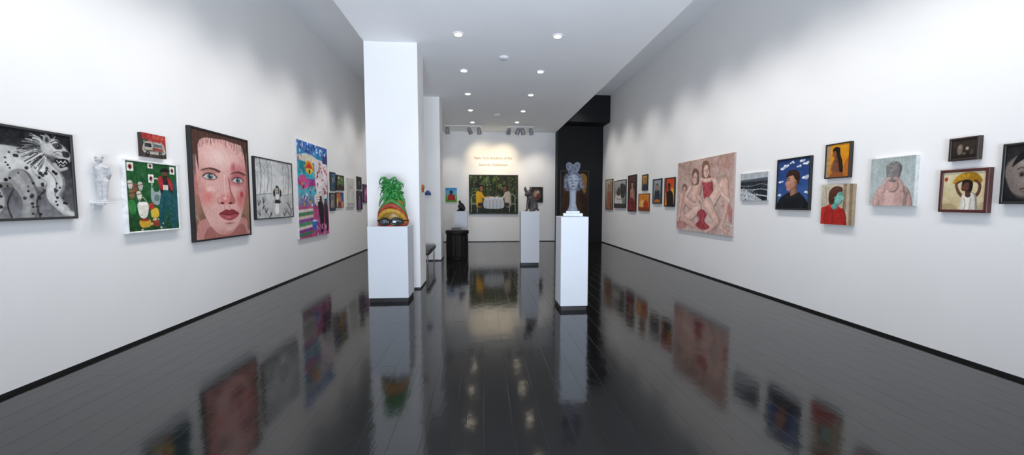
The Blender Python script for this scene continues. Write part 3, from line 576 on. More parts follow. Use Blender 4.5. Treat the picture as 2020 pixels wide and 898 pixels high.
def d_fan(p):
    p.fr(1859, 340, 1942, 415); p.g('d0c29e', 'cabb92', 'c0ae84'); p.n(.04, 8); p.r(1859, 340, 1942, 343, 'e0d6b8')
    p.b([(1880, 364), (1884, 352), (1898, 343), (1920, 343), (1934, 355), (1932, 363), (1908, 357)], 'b5881f'); p.b([(1908, 357), (1920, 343), (1934, 355), (1932, 363)], '966c14')
    for x, y in ((1884, 356), (1892, 347), (1903, 343), (1913, 342), (1924, 346), (1932, 357)): p.l([(1908, 360), (x, y)], .7, '6e4c0e', sm=False)
    p.limb([(1898, 388), (1890, 378), (1886, 364), (1896, 358)], 6, 4, '5c3a2c'); p.limb([(1922, 390), (1929, 380), (1930, 366), (1922, 358)], 6, 4, '523226')
    p.limb([(1910, 390), (1910, 404), (1910, 420)], 24, 30, 'cfc9be'); p.l([(1903, 392), (1906, 404), (1902, 416)], 1.2, '968e82'); p.l([(1916, 392), (1914, 416)], 1.2, 'a49c90'); p.limb([(1908, 376), (1909, 386)], 7, 9, '4c2e20')
    p.face(1907, 368, 18, '5c382a', '17100e', -1); p.b([(1913, 362), (1917, 370), (1915, 382), (1911, 376)], '17100e')
    p.b([(1862, 352), (1868, 350), (1868, 357), (1863, 358)], 'a03828'); p.b([(1857, 406), (1876, 402), (1888, 408), (1890, 418), (1857, 418)], 'a8946f'); p.b([(1932, 404), (1944, 400), (1944, 418), (1930, 418)], 'b09c76'); p.n(.03, 26)
art('R', (1852, 1949, 336, 417, 331, 422), .045, .026, d_fan, 'mahogany-framed painting of a woman in white holding a golden fan overhead', '4a1c18')
def d_skull(p):
    p.fr(1974, 286, 2074, 402); p.g('1c1a1b', '262324', '141213'); p.n(.03, 6); p.limb([(2028, 338), (2026, 366)], 84, 60, '6e645e'); p.e(2048, 350, 24, 40, '2c2624', s_=.8); p.e(2014, 346, 9, 7, '2a2220', s_=.8); p.e(2037, 346, 9, 7, '1c1615', s_=.8); p.e(2013, 347, 3, 2.4, '0c0a0a'); p.e(2036, 347, 3, 2.4, '0a0808'); p.l([(2003, 336), (2012, 332), (2021, 336)], 2, '3a322e'); p.l([(2023, 344), (2020, 362), (2027, 365)], 2, '4a403c'); p.e(2018, 358, 4, 9, '8c827c', s_=1); p.l([(2012, 376), (2022, 374), (2034, 376)], 2.4, '4a2c28'); p.e(2022, 381, 10, 3, '5c524c', s_=.8); p.e(2012, 324, 14, 9, '9a8e86', s_=1); p.b([(1990, 330), (2006, 304), (2040, 298), (2066, 322), (2066, 350), (2056, 322), (2030, 310), (2004, 322)], '0e0c0c'); p.n(.03, 20)
art('R', (1974, 2078, 287, 398, 272, 408), .045, .02, d_skull, 'dark painting of a shadowed grey head at the right edge of the view', '18181a', rows=120)
fg = 'small works at the far end of the right wall'
art('R', (1194, 1208, 355, 412, 353, 415), .035, .02, gen(('c8b8a0', '8a7460'), ('b', [(.6, .1), (.95, .1), (.95, .6), (.7, .5)], '9c8468'), ('fig', .45, .26, .16, 'd0a080', '4a3024', 'a86c50', .15)), 'brown figure painting nearest the black wall, furthest on the right wall', '3a2a20', group=fg)
art('R', (1211, 1234, 357, 409, 354, 412), .035, .02, gen(('a8aaa8', '6c6c68'), ('b', [(.55, .15), (.95, .2), (.9, .6), (.6, .6)], '3c3c3c'), ('b', [(.05, .9), (.1, .55), (.4, .4), (.6, .6), (.7, .95)], 'd2cec6'), ('b', [(.2, .5), (.35, .25), (.5, .3), (.5, .55)], '4c4640'), ('l', [(.1, .6), (.4, .7), (.9, .65)], .03, '8a8a86'), ('r', 0, .85, 1, 1, '40403e')), 'grey picture in a thin dark frame, second from the black wall', '2a2624', group=fg)
art('R', (1238, 1254, 347, 415, 344, 420), .035, .03, gen(('5a3a32', '2c1c1a'), ('fig', .52, .26, .14, 'd4ae98', '2c1814', 'a87c6c', .1), ('b', [(.1, .7), (.5, .62), (.9, .75), (.9, 1), (.1, 1)], '7a2a2c'), ('l', [(.2, .8), (.5, .75), (.8, .9)], .03, '4a1618')), 'tall dark-framed red-brown figure painting among the far right works', '1a1210', group=fg)
art('R', (1266, 1277, 344.5, 376), .03, .025, gen(('c8963c', '6a4a2c'), ('fig', .5, .38, .28, 'e0b890', '3a2014', '243850')), 'tiny ochre portrait hung above the orange still life', '221a14', group=fg)
art('R', (1259, 1280, 383, 415, 381, 418), .03, .012, gen(('e08a30', 'd06a20'), ('b', [(.1, .75), (.15, .45), (.4, .35), (.55, .5), (.5, .78)], 'e8b460'), ('b', [(.5, .78), (.5, .5), (.7, .38), (.88, .55), (.85, .78)], 'b83a20'), ('l', [(.4, .35), (.42, .2), (.55, .15)], .04, '5a6a2a'), ('l', [(.2, .5), (.3, .45)], .04, 'f6dca0'), ('r', 0, .78, 1, 1, '8a3c18')), 'small bright orange still life under the tiny ochre portrait', '6a3a1c', group=fg)
art('R', (1287, 1304, 354, 401, 352, 403), .035, .03, gen(('9aa4ac', '6c6258'), ('r', 0, .1, .3, .7, '7c8890'), ('fig', .5, .3, .2, 'c89c80', '2c2018', '2c3440'), ('b', [(.1, .97), (.4, .85), (.9, .9), (.9, 1), (.1, 1)], 'b8702c')), 'dark-framed blue-grey figure painting left of the orange and black one', '141212', group=fg)
art('R', (1310, 1330, 352, 406, 349, 410), .035, .02, gen(('c8401c', 'e08a1c'), ('b', [(.6, .5), (.9, .4), (.95, .95), (.7, 1)], 'e8b43c'), ('fig', .45, .3, .2, '4c281e', '120c0c', '1a1214', .15), ('b', [(.05, .1), (.25, .05), (.2, .5), (.05, .45)], '8a2414')), 'orange and black figure painting just left of the large pink painting', '161012', group=fg)

def d_forest(p):
    p.fr(927, 347, 1020, 421); p.g('1e2818', '2a371f', '303c24', '22281a'); p.n(.07, 16); p.n(.8, 22, '4c6434', .62); p.n(.7, 18, '131a0c', .6)
    for x in (934, 944, 957, 968, 979, 990, 1003, 1014): p.l([(x, 347), (x+1, 366), (x, 390)], 2.0, ['241c14', '40321f', '1a150f'][x % 3])
    p.dots(70, 927, 347, 1020, 378, .6, 1.5, ['5f7a3a', '8a9a5c', '344f22', '72884a'], .8); p.r(927, 404, 1020, 421, '22281a'); p.n(.04, 12)
    for x, sg in ((936, 1), (1010, -1)):
        p.l([(x-5, 404), (x-5, 388), (x, 384), (x+5, 388), (x+5, 404)], 1.1, 'a8a8a2'); p.l([(x-6, 402), (x+6, 402)], 1.6, 'a8a8a2'); p.l([(x-5, 402), (x-6, 418)], 1.1, 'a8a8a2'); p.l([(x+5, 402), (x+6, 418)], 1.1, 'a8a8a2')
    p.limb([(945, 382), (945, 402)], 14, 14, 'c4941a'); p.limb([(948, 382), (956, 390), (964, 388)], 5, 3.4, 'cf9e1c'); p.limb([(946, 403), (957, 404), (957, 417)], 8, 5, '26242a'); p.face(949, 372, 11, '8a5c44', '17100e', 1)
    p.limb([(1000, 383), (1001, 402)], 14, 14, 'aaa296'); p.limb([(997, 384), (989, 391), (982, 388)], 5, 3.4, 'b4aca0'); p.limb([(1000, 403), (990, 404), (990, 417)], 8, 5, '322e2a'); p.face(996, 372, 11, '6a4634', '17100e', -1)
    p.b([(957, 390), (974, 388), (990, 390), (994, 406), (987, 411), (961, 411), (954, 406)], 'b8bcc6'); p.l([(958, 392), (974, 390), (990, 392)], 1.2, 'd8dce2')
    for x in (959, 966, 973, 980, 987): p.l([(x, 395), (x-1, 411)], 1, '868e9e')
    p.dots(10, 960, 387, 990, 390, .7, 1.2, ['b8402c', 'e2e2de', '7a4a2c', '3a6a8a'])
art('B', (925, 1022, 345, 423), .045, .03, d_forest, 'painting of two people at a white table in a forest, centre of back wall', '161412', rows=140)
art('B', (878, 902, 370, 400), .03, .015, gen(('3a8ad0', '6ab0e0', '58a040', '3c8430'), ('r', 0, .6, 1, 1, '4a9a38'), ('l', [(.2, .75), (.25, .55), (.5, .5), (.8, .55), (.8, .8)], .05, 'e0d8c8'), ('fig', .5, .32, .2, '3a2418', '1a1210', 'b02c28', 0, .85)), 'small bright picture of a red figure on green grass, left on back wall', 'e0e0e0')
art('B', (1045, 1071, 369, 400), .035, .02, gen(('2a2420', '151312'), ('b', [(.18, .6), (.25, .25), (.5, .12), (.8, .25), (.85, .6), (.6, .88), (.3, .85)], '5a4a40'), ('b', [(.28, .45), (.4, .25), (.55, .3), (.5, .6), (.35, .62)], 'a88a74'), ('b', [(.55, .55), (.75, .5), (.7, .75), (.55, .72)], '7a2c28'), ('e', .62, .32, .1, .1, 'c0b0a0')), 'small dark picture with a rounded figure, right on back wall', '0e0e0e')
art('K', (1104, 1162, 336, 446), .05, .05, gen(('1c120d', '3a2414', '120c09'), ('b', [(.7, .05), (.95, .1), (.9, .4), (.75, .3)], '8a6430'), ('b', [(.1, .1), (.25, .05), (.25, .35), (.12, .4)], '50341f'), ('fig', .48, .25, .2, '7a5636', '120b08', '3c2516')), 'dim brown painting on the black wall behind the pale head sculpture', '0a0908')

# ------------------------------------------------------------------ wall lettering
t = thing('wall_lettering', 'gold lettering naming the summer exhibition, high on the back wall', 'lettering', (hit(973, 325, 1, YB)[0], YB, hit(973, 330, 1, YB)[2]))
M_gold = mat('gold_lettering', '9c7f3c', .6)
for txt, py, wpx in (('New York Academy of Art', 314.5, 74), ('Summer Exhibition', 327.5, 56)):
    cu = bpy.data.curves.new('txt', 'FONT'); cu.body = txt; cu.align_x = 'CENTER'; cu.size = .15; cu.extrude = .003; cu.offset = -.0003
    to = bpy.data.objects.new('txt', cu); COL.objects.link(to)
    dg = bpy.context.evaluated_depsgraph_get(); me = bpy.data.meshes.new_from_object(to.evaluated_get(dg))
    bpy.data.objects.remove(to)
    xs = [v.co.x for v in me.vertices]; k = (hit(wpx+936, py, 1, YB)[0]-hit(936, py, 1, YB)[0])/(max(xs)-min(xs))
    me.transform(Matrix.Diagonal((k, max(k, .9), 1, 1))); me.transform(Matrix.Rotation(PI/2, 4, 'X'))
    o = obj('text_line', me, M_gold, t); o.location = (0, -.003, hit(973, py, 1, YB)[2]-t.location.z)

# ------------------------------------------------------------------ pedestals
def pedestal(label, x0, x1, y0, dep, z, name='pedestal'):
    t = thing(name, label, 'pedestal', ((x0+x1)/2, y0+dep/2, 0), 0, 'white gallery pedestals')
    w = x1-x0; bm = bmesh.new(); box(bm, -w/2, w/2, -dep/2, dep/2, .06, z, .003); obj('body', bm, M_ped, t)
    bm = bmesh.new(); box(bm, -w/2+.012, w/2-.012, -dep/2+.012, dep/2-.012, 0, .0602); obj('base', bm, M_base, t, label='recessed black base')
    return t
pedestal('wide white pedestal against the near pillar, under the green-haired head', -1.655, -1.085, 5.66, .46, 1.107)
pedestal('tall narrow white pedestal nearest the camera, under the silver-grey head', 1.035, 1.405, 5.03, .37, 1.262)
pm = [hit(1026, 524, 2, 0), hit(1064, 524, 2, 0)]
pedestal('white pedestal in the middle of the room carrying the bronze animal', pm[0][0]+.02, pm[1][0], pm[0][1], .38, 1.25)
PX, PY = (pm[0][0]+.02+pm[1][0])/2, pm[0][1]+.19
fx0, fx1 = hit(896, 420, 1, 11.4)[0], hit(921.5, 420, 1, 11.4)[0]
pedestal('far white pedestal behind the dark drum table, carrying the black sculpture', fx0, fx1, 11.4, .38, 1.2)

# ------------------------------------------------------------------ silver-grey head on its neck
M_pale = mat('silver_grey_clay', '7c808c', .55, .05, var=.25, scale=22, bump=.25, bscale=50, spec=.4)
M_pale2 = mat('silver_grey_clay_hair', '4c505c', .55, .05, var=.6, scale=30, bump=.6, bscale=45, spec=.4)
t = thing('head_sculpture', 'silver-grey head with upright looped hair on a slender neck, on tall pedestal', 'sculpture', (1.235, 5.225, 1.262), -.18)
bm = bmesh.new(); box(bm, -.13, .13, -.11, .11, 0, .045, .004); box(bm, -.09, .09, -.08, .08, .045, .075, .004); obj('base', bm, mat('sculpture_base', 'd0d3da', .5), t)
bm = bmesh.new(); lathe(bm, [(.075, .075), (.07, .09), (.056, .12), (.045, .18), (.043, .26), (.047, .33), (.052, .36), (.054, .40)], 28); obj('stem', bm, M_pale, t, True)
HZ = .485
hd = [('e', (0, 0, HZ+.02), (.087, .1, .115)), ('e', (0, -.03, HZ-.05), (.066, .072, .085)), ('e', (0, -.077, HZ-.108), (.028, .024, .022)),
      ('c', [(0, -.098, HZ+.02, .010), (0, -.12, HZ-.03, .016)]), ('e', (-.014, -.102, HZ-.034), (.011, .012, .009)), ('e', (.014, -.102, HZ-.034), (.011, .012, .009)),
      ('c', [(-.05, -.076, HZ+.035, .012), (-.018, -.096, HZ+.035, .010)]), ('c', [(.05, -.076, HZ+.035, .012), (.018, -.096, HZ+.035, .010)]),
      ('e', (-.042, -.068, HZ-.035), (.024, .02, .026)), ('e', (.042, -.068, HZ-.035), (.024, .02, .026)),
      ('e', (-.033, -.076, HZ+.004), (.018, .015, .012)), ('e', (.033, -.076, HZ+.004), (.018, .015, .012)),
      ('e', (-.086, .0, HZ-.005), (.011, .02, .03)), ('e', (.086, .0, HZ-.005), (.011, .02, .03)), ('c', [(0, .012, HZ-.15, .05), (0, .01, HZ-.06, .055)])]
lump('head', hd, .0045, M_pale, t, 3)
M_lip = mat('grey_rose_lips', '6d5662', .5); M_eye = mat('sculpture_eye_line', '24262e', .5)
bm = bmesh.new(); ell_bm(bm, (0, -.102, HZ-.069), (.023, .014, .007)); ell_bm(bm, (0, -.1, HZ-.081), (.019, .014, .008)); obj('lips', bm, M_lip, t, True)
for s in (-1, 1):
    bm = bmesh.new(); tube(bm, [(s*(.016+.036*k/8), -.0915+.016*(k/8)**2-.001, HZ+.002-.007*math.sin(PI*k/8)) for k in range(9)], [.002+.0032*math.sin(PI*k/8) for k in range(9)]); obj('eye', bm, M_eye, t, True)
    bm = bmesh.new(); tube(bm, [(s*(.012+.046*k/8), -.106+.03*(k/8)**2, HZ+.036+.008*math.sin(PI*k/8)) for k in range(9)], .0032); obj('eyebrow', bm, M_eye, t, True)
def loop(cx, cz, rx, rz, tilt, r0, y=0):
    pts = []
    for k in range(15):
        a = 2*PI*k/14
        x, z = rx*math.sin(a), -rz*math.cos(a)+rz
        pts.append((cx+x*math.cos(tilt)-z*math.sin(tilt), y, cz+x*math.sin(tilt)+z*math.cos(tilt), r0*(1+.25*math.sin(a/2))))
    return ('c', pts)
hp = [('e', (0, .025, HZ+.045), (.098, .1, .1)), ('e', (0, .01, HZ+.13), (.06, .05, .035))]
hp += [loop(-.022, HZ+.125, .032, .06, .36, .0165), loop(.022, HZ+.125, .032, .06, -.36, .0165)]
hp += [('e', (-.044, .004, HZ+.182), (.036, .017, .056), (0, -.36, 0)), ('e', (.044, .004, HZ+.182), (.036, .017, .056), (0, .36, 0)), ('e', (0, .0, HZ+.165), (.034, .032, .035)), ('e', (0, -.005, HZ+.2), (.02, .02, .026))]
hp += [('c', [(.08, .01, HZ+.06, .034), (.1, .0, HZ+.01, .032), (.1, -.005, HZ-.05, .03), (.104, -.01, HZ-.085, .027), (.126, -.01, HZ-.095, .022), (.142, -.01, HZ-.075, .015)]),
       ('c', [(-.08, .01, HZ+.06, .032), (-.096, .0, HZ+.01, .028), (-.094, -.005, HZ-.06, .026), (-.098, -.01, HZ-.09, .021), (-.114, -.01, HZ-.085, .014)]), ('c', [(-.08, .03, HZ, .04), (-.07, .03, HZ-.1, .04)]), ('c', [(.08, .03, HZ, .04), (.07, .03, HZ-.1, .04)]),
       ('c', [(0, -.08, HZ+.102, .015), (-.045, -.07, HZ+.09, .016), (-.08, -.035, HZ+.055, .018)]), ('c', [(0, -.08, HZ+.102, .015), (.045, -.07, HZ+.09, .016), (.08, -.035, HZ+.055, .018)])]
lump('hair', hp, .005, M_pale2, t, 1)

# ------------------------------------------------------------------ green-haired head
t = thing('head_sculpture', 'half-buried yellow head in dark goggles with crumpled green hair, on wide pedestal', 'sculpture', (-1.335, 5.87, 1.107), 0)
M_skin = mat('olive_yellow_skin', '9c7a2c', .4, var=.3, scale=7)
M_hair = mat('glossy_green_plastic', '1f7a30', .32, var=.55, scale=24, coat=.25, bump=.8, bscale=24)
lump('head', [('e', (.0, .02, .0), (.205, .17, .22)), ('e', (.0, .03, .16), (.2, .16, .21)), ('e', (.01, .04, .28), (.165, .135, .14))], .011, M_skin, t, 5)
M_band1 = mat('red_orange_cloth', '9a321c', .55, var=.3, scale=20); M_band2 = mat('yellow_band', 'b88a2c', .5, var=.25, scale=20); M_band3 = mat('leaf_green_band', '3a7a34', .5, var=.25, scale=20)
def band(nm, z0, z1, R, r, m, lab, a0=-1.15, a1=1.15):
    pts = []
    for k in range(19):
        a = a0+(a1-a0)*k/18
        u = math.sin(PI*(a-a0)/(a1-a0))**.7
        z = z0+(z1-z0)*u; hh = max(0, (z-.14)/.27); q = R*math.sqrt(max(.12, 1-hh*hh*.75))-r*.55
        pts.append((q*math.sin(a)*1.06, .025-q*.9*math.cos(a), z, r*(.8+.25*u)))
    lump(nm, [('c', pts)], .007, m, t, 4, lab)
band('band', .03, .37, .206, .034, M_band3, 'outer green band', -1.5, 1.5)
band('band', .03, .3, .207, .036, M_band1, 'red band curving over the brow', -1.42, 1.42)
band('band', .03, .225, .207, .036, M_band2, 'yellow band above the goggles', -1.34, 1.34)
rs = random.Random(11)
hp = [('e', (.0, .05, .43), (.14, .11, .08)), ('e', (-.02, .05, .5), (.12, .095, .09)), ('e', (-.05, .05, .58), (.085, .07, .08)), ('e', (-.085, .04, .63), (.05, .045, .06)), ('e', (.06, .04, .57), (.06, .05, .06))]
for k in range(60):
    a = rs.uniform(0, 2*PI); z = rs.uniform(.38, .66); R = .135-.16*max(0, z-.44); sx = -.25*max(0, z-.45)
    x, y = sx+R*math.cos(a), .045+R*.8*math.sin(a); pts = []
    a2 = rs.uniform(0, 2*PI); zz = rs.uniform(-.2, 1.0)
    for j in range(6):
        u = j/5*PI*1.6
        pts.append((x+.04*math.sin(u)*math.cos(a2), y+.035*math.sin(u)*math.sin(a2), z+.024*(1-math.cos(u))*zz, .008+.004*math.sin(u*.6)))
    hp.append(('c', pts))
for pts in ([(.11, .0, .44, .03), (.16, -.02, .39, .024), (.18, -.03, .32, .016), (.175, -.03, .27, .009)], [(-.1, .0, .46, .03), (-.15, -.02, .41, .024), (-.18, -.03, .34, .014), (-.19, -.04, .29, .008)], [(-.05, -.06, .46, .028), (-.08, -.12, .4, .02), (-.095, -.15, .34, .01)], [(.05, -.05, .48, .026), (.09, -.1, .44, .02), (.12, -.14, .38, .01)], [(-.08, .03, .65, .03), (-.11, .02, .71, .024), (-.155, .01, .71, .018), (-.185, .0, .66, .012), (-.19, .0, .61, .008)], [(.06, .03, .6, .03), (.1, .02, .64, .022), (.145, .01, .62, .016), (.16, .0, .57, .009)], [(-.02, .03, .64, .026), (.0, .02, .7, .02), (.035, .01, .72, .013), (.06, .0, .7, .008)]):
    hp.append(('c', pts))
lump('hair', hp, .0075, M_hair, t, 1)
# loose torn strips of green sheet curling over the mass
bm = bmesh.new()
for k in range(90):
    a = rs.uniform(0, 2*PI); z = rs.uniform(.4, .68); R = .115-.14*max(0, z-.44); sx = -.25*max(0, z-.45)
    base = Vector((sx+R*math.cos(a), .045+R*.8*math.sin(a), z))
    tang = Vector((-math.sin(a), .8*math.cos(a), 0))
    out = (Vector((math.cos(a), .8*math.sin(a), 0))*rs.uniform(.2, .8)+tang*rs.uniform(-1.4, 1.4)+Vector((0, 0, rs.uniform(.0, .7)))).normalized(); side = out.cross(Vector((rs.uniform(-.8, .8), rs.uniform(-.8, .8), 1))).normalized(); nor = side.cross(out)
    L = rs.uniform(.06, .13); wd = rs.uniform(.005, .011); cv = rs.uniform(1.5, 4.5); prev = None
    for j in range(10):
        u = j/9; th = cv*u
        c = base+out*(L*math.sin(th)/cv)+nor*(L*(1-math.cos(th))/cv)*(-1 if k % 3 else 1)+Vector((0, 0, -.04*u*u))
        w_ = wd*(.7+.5*math.sin(PI*u)-.45*u*u)
        v0, v1, v2 = bm.verts.new(c-side*w_), bm.verts.new(c+Vector((0, 0, .004*(1-u)))), bm.verts.new(c+side*w_)
        if prev: bm.faces.new((prev[0], v0, v1, prev[1])); bm.faces.new((prev[1], v1, v2, prev[2]))
        prev = (v0, v1, v2)
o = obj('hair_strips', bm, M_hair, t, True); o['kind'] = 'stuff'
M_gog = mat('black_goggle_frame', '121214', .25); M_lens = mat('mirrored_goggle_lens', '747a82', .08, .9, var=.8, scale=26)
bm = bmesh.new()
for s in (-1, 1):
    tube(bm, [(s*.092+.08*math.cos(2*PI*k/28), -.195+.07*abs((s*.092+.08*math.cos(2*PI*k/28))/.18)**2, .066+.045*math.sin(2*PI*k/28)*(1-.25*s*math.cos(2*PI*k/28))) for k in range(28)], .015, 8, True)
tube(bm, [(-.175, -.14, .075), (-.215, -.04, .08), (-.21, .06, .075)], .012); tube(bm, [(.175, -.14, .075), (.215, -.04, .08), (.21, .06, .075)], .012); tube(bm, [(-.03, -.2, .085), (0, -.208, .09), (.03, -.2, .085)], .011)
g = obj('goggles', bm, M_gog, t, True)
for s in (-1, 1):
    bm = bmesh.new(); ell_bm(bm, (s*.092, -.17, .066), (.078, .016, .042), (0, 0, s*.36)); obj('lens', bm, M_lens, g, True)
lump('scarf', [('c', [(.15, -.09, .015, .02), (.2, -.03, .03, .026), (.217, .0, .08, .022)]), ('c', [(-.14, -.11, .015, .016), (-.2, -.04, .02, .02), (-.21, .02, .05, .02)]), ('c', [(-.07, -.18, .012, .012), (0, -.2, .012, .013), (.08, -.175, .012, .013), (.15, -.1, .015, .018)])], .008, M_band1, t, 2, 'red cloth wrapped round the base')

# ------------------------------------------------------------------ bronze animal
t = thing('animal_sculpture', 'grey bronze seated animal with big ears on the middle pedestal', 'sculpture', (PX+.02, PY, 1.25), 0)
M_bronze = mat('grey_bronze', '4c4746', .38, .5, var=.45, scale=16, bump=.35, bscale=40)
lump('body', [('e', (.07, .03, .13), (.125, .115, .13)), ('e', (.02, .01, .23), (.1, .095, .13), (0, -.25, 0)), ('c', [(.0, 0, .3, .075), (-.03, -.01, .37, .065)]),
    ('e', (-.04, -.02, .41), (.082, .076, .074)), ('c', [(-.07, -.06, .40, .046), (-.11, -.09, .385, .034)]), ('e', (-.125, -.1, .392), (.016, .016, .012)),
    ('c', [(-.02, .03, .45, .034), (.025, .05, .51, .034), (.04, .055, .56, .016)]), ('c', [(-.085, -.01, .45, .034), (-.115, .0, .51, .034), (-.12, .0, .56, .016)]),
    ('c', [(-.05, -.07, .26, .042), (-.075, -.1, .14, .03), (-.08, -.1, .04, .026), (-.11, -.125, .02, .022)]), ('c', [(.03, -.08, .26, .042), (.02, -.115, .14, .03), (.01, -.11, .04, .026), (-.02, -.14, .02, .022)]),
    ('e', (.09, -.08, .11), (.085, .05, .09)), ('c', [(.08, -.11, .05, .032), (.02, -.14, .024, .022)]), ('e', (.12, .1, .1), (.075, .045, .09)), ('c', [(.18, .05, .05, .022), (.2, -.02, .03, .018), (.16, -.1, .022, .014)])], .008, M_bronze, t, 2)
M_beye = mat('bronze_eye', '141212', .2)
for c in ((-.088, -.088, .428), (-.03, -.095, .428)):
    bm = bmesh.new(); ell_bm(bm, c, (.010, .009, .010), u=12, v=8); obj('eye', bm, M_beye, t, True)

# ------------------------------------------------------------------ black sculpture, far pedestal
t = thing('figure_sculpture', 'small black crouching figure sculpture on the far pedestal', 'sculpture', ((fx0+fx1)/2, 11.58, 1.2), 0)
M_blk = mat('black_bronze', '0e0e0f', .45, .2, var=.3, scale=20)
lump('figure', [('e', (.03, 0, .07), (.1, .09, .07)), ('c', [(.06, 0, .08, .075), (.02, 0, .17, .07), (-.02, -.01, .22, .05)]), ('c', [(-.02, -.01, .22, .035), (-.03, -.015, .25, .03)]), ('e', (-.035, -.02, .275), (.038, .042, .046)),
    ('c', [(.08, -.06, .06, .045), (-.02, -.1, .14, .038), (-.06, -.1, .03, .025), (-.1, -.11, .016, .018)]), ('c', [(.08, .06, .06, .045), (-.02, .08, .14, .038), (-.06, .08, .03, .025), (-.1, .08, .016, .018)]),
    ('c', [(.0, -.07, .2, .03), (-.07, -.1, .15, .024), (-.07, -.03, .12, .02)]), ('c', [(.0, .07, .2, .03), (-.07, .08, .15, .024), (-.07, .0, .12, .02)])], .008, M_blk, t, 2)
bm = bmesh.new(); lathe(bm, [(.125, 0), (.125, .012), (.12, .016)], 28); obj('base', bm, M_blk, t)

# ------------------------------------------------------------------ white figurine on wall shelf
cy = hit(204, 396, 0, XL+.06)[1]; cz = hit(204, 398, 0, XL+.06)[2]
t = thing('wall_shelf', 'small white wall shelf holding the white figurine', 'shelf', (XL, cy, cz-.016), PI/2)
bm = bmesh.new(); box(bm, -.06, .06, -.115, 0, 0, .016, .002); obj('board', bm, M_white, t)
bm = bmesh.new(); box(bm, -.04, .04, -.008, 0, -.05, .001, .001); box(bm, -.008, .008, -.07, 0, -.014, .001, .001); obj('bracket', bm, M_white, t)
t = thing('figurine', 'rough white plaster standing figurine with cap and hands behind its back on the wall shelf', 'sculpture', (XL+.06, cy, cz), PI/2-1.3)
M_pl = mat('white_plaster', 'c6c6c8', .7, var=.2, scale=30, bump=.4, bscale=60)
lump('figure', [('c', [(-.015, 0, .02, .017), (-.018, .004, .1, .021), (-.02, 0, .19, .027)]), ('c', [(.015, -.006, .02, .017), (.018, -.004, .1, .021), (.02, 0, .19, .027)]), ('e', (0, .005, .195), (.044, .042, .04)), ('c', [(.004, .002, .21, .036), (-.002, -.004, .255, .033), (-.006, -.004, .30, .037)]), ('e', (-.006, 0, .318), (.05, .034, .026), (0, .14, 0)),
    ('c', [(-.006, 0, .335, .018), (-.008, -.006, .36, .016)]), ('e', (-.01, -.01, .386), (.026, .032, .034)), ('c', [(-.012, -.036, .386, .008), (-.014, -.054, .378, .006)]), ('e', (-.01, -.002, .41), (.03, .036, .018)), ('c', [(-.012, -.028, .408, .010), (-.014, -.052, .402, .007)]),
    ('c', [(-.047, .006, .316, .018), (-.052, .018, .26, .015), (-.024, .042, .22, .012), (0, .042, .215, .011)]), ('c', [(.04, .004, .310, .018), (.048, .016, .25, .015), (.024, .044, .215, .012), (.005, .044, .21, .011)])], .0045, M_pl, t, 1)
bm = bmesh.new(); box(bm, -.038, .038, -.036, .036, 0, .018, .003); obj('base', bm, M_pl, t)

# ------------------------------------------------------------------ drum table, small box, bench
a0, a1 = hit(878, 510, 1, 9.9)[0], hit(923.5, 510, 1, 9.9)[0]; R = (a1-a0)/2
M_dk = mat('dark_stained_wood', '120e0d', .6, var=.3, scale=8, spec=.2)
t = thing('drum_table', 'solid dark wooden drum table in front of far pedestal', 'table', ((a0+a1)/2, 9.9+R, 0), PI/8)
bm = bmesh.new(); lathe(bm, [(R*1.0, .64), (R*1.04, .65), (R*1.04, .715), (R*1.0, .725)], 32); obj('tabletop', bm, M_dk, t)
bm = bmesh.new(); lathe(bm, [(R*.94, .04), (R*.98, .06), (R*.99, .3), (R*.97, .5), (R*.95, .6), (R*.98, .641)], 96)
for v in bm.verts:
    k = 1-.035*(.5-.5*math.cos(16*math.atan2(v.co.y, v.co.x))); v.co.x *= k; v.co.y *= k
obj('drum', bm, M_dk, t)
bm = bmesh.new(); lathe(bm, [(R*.99, 0), (R*.99, .035), (R*.94, .042)], 32); obj('foot', bm, M_dk, t)
t = thing('box', 'small flat dark box lying on the drum table', 'box', ((a0+a1)/2-.02, 9.9+R-.05, .725), .1)
bm = bmesh.new(); box(bm, -.12, .12, -.085, .085, 0, .055, .003); obj('body', bm, mat('charcoal_card', '1c1c20', .5), t)
bm = bmesh.new(); box(bm, -.124, .124, -.089, .089, .045, .068, .003); obj('lid', bm, mat('charcoal_card_lid', '222227', .5), t)

t = thing('bench', 'black padded bench with chrome legs between the two pillars', 'bench', (-1.36, 8.7, 0), 0)
bm = bmesh.new(); box(bm, -.24, .24, -.6, .6, .36, .45, .02); obj('seat', bm, M_leather, t, True)
bm = bmesh.new(); box(bm, -.22, .22, -.57, .57, .335, .36, .004); obj('seat_frame', bm, M_chrome, t)
for sx in (-1, 1):
    for sy in (-1, 1):
        bm = bmesh.new(); box(bm, sx*.2-.014, sx*.2+.014, sy*.53-.014, sy*.53+.014, 0, .336, .002); obj('leg', bm, M_chrome, t)

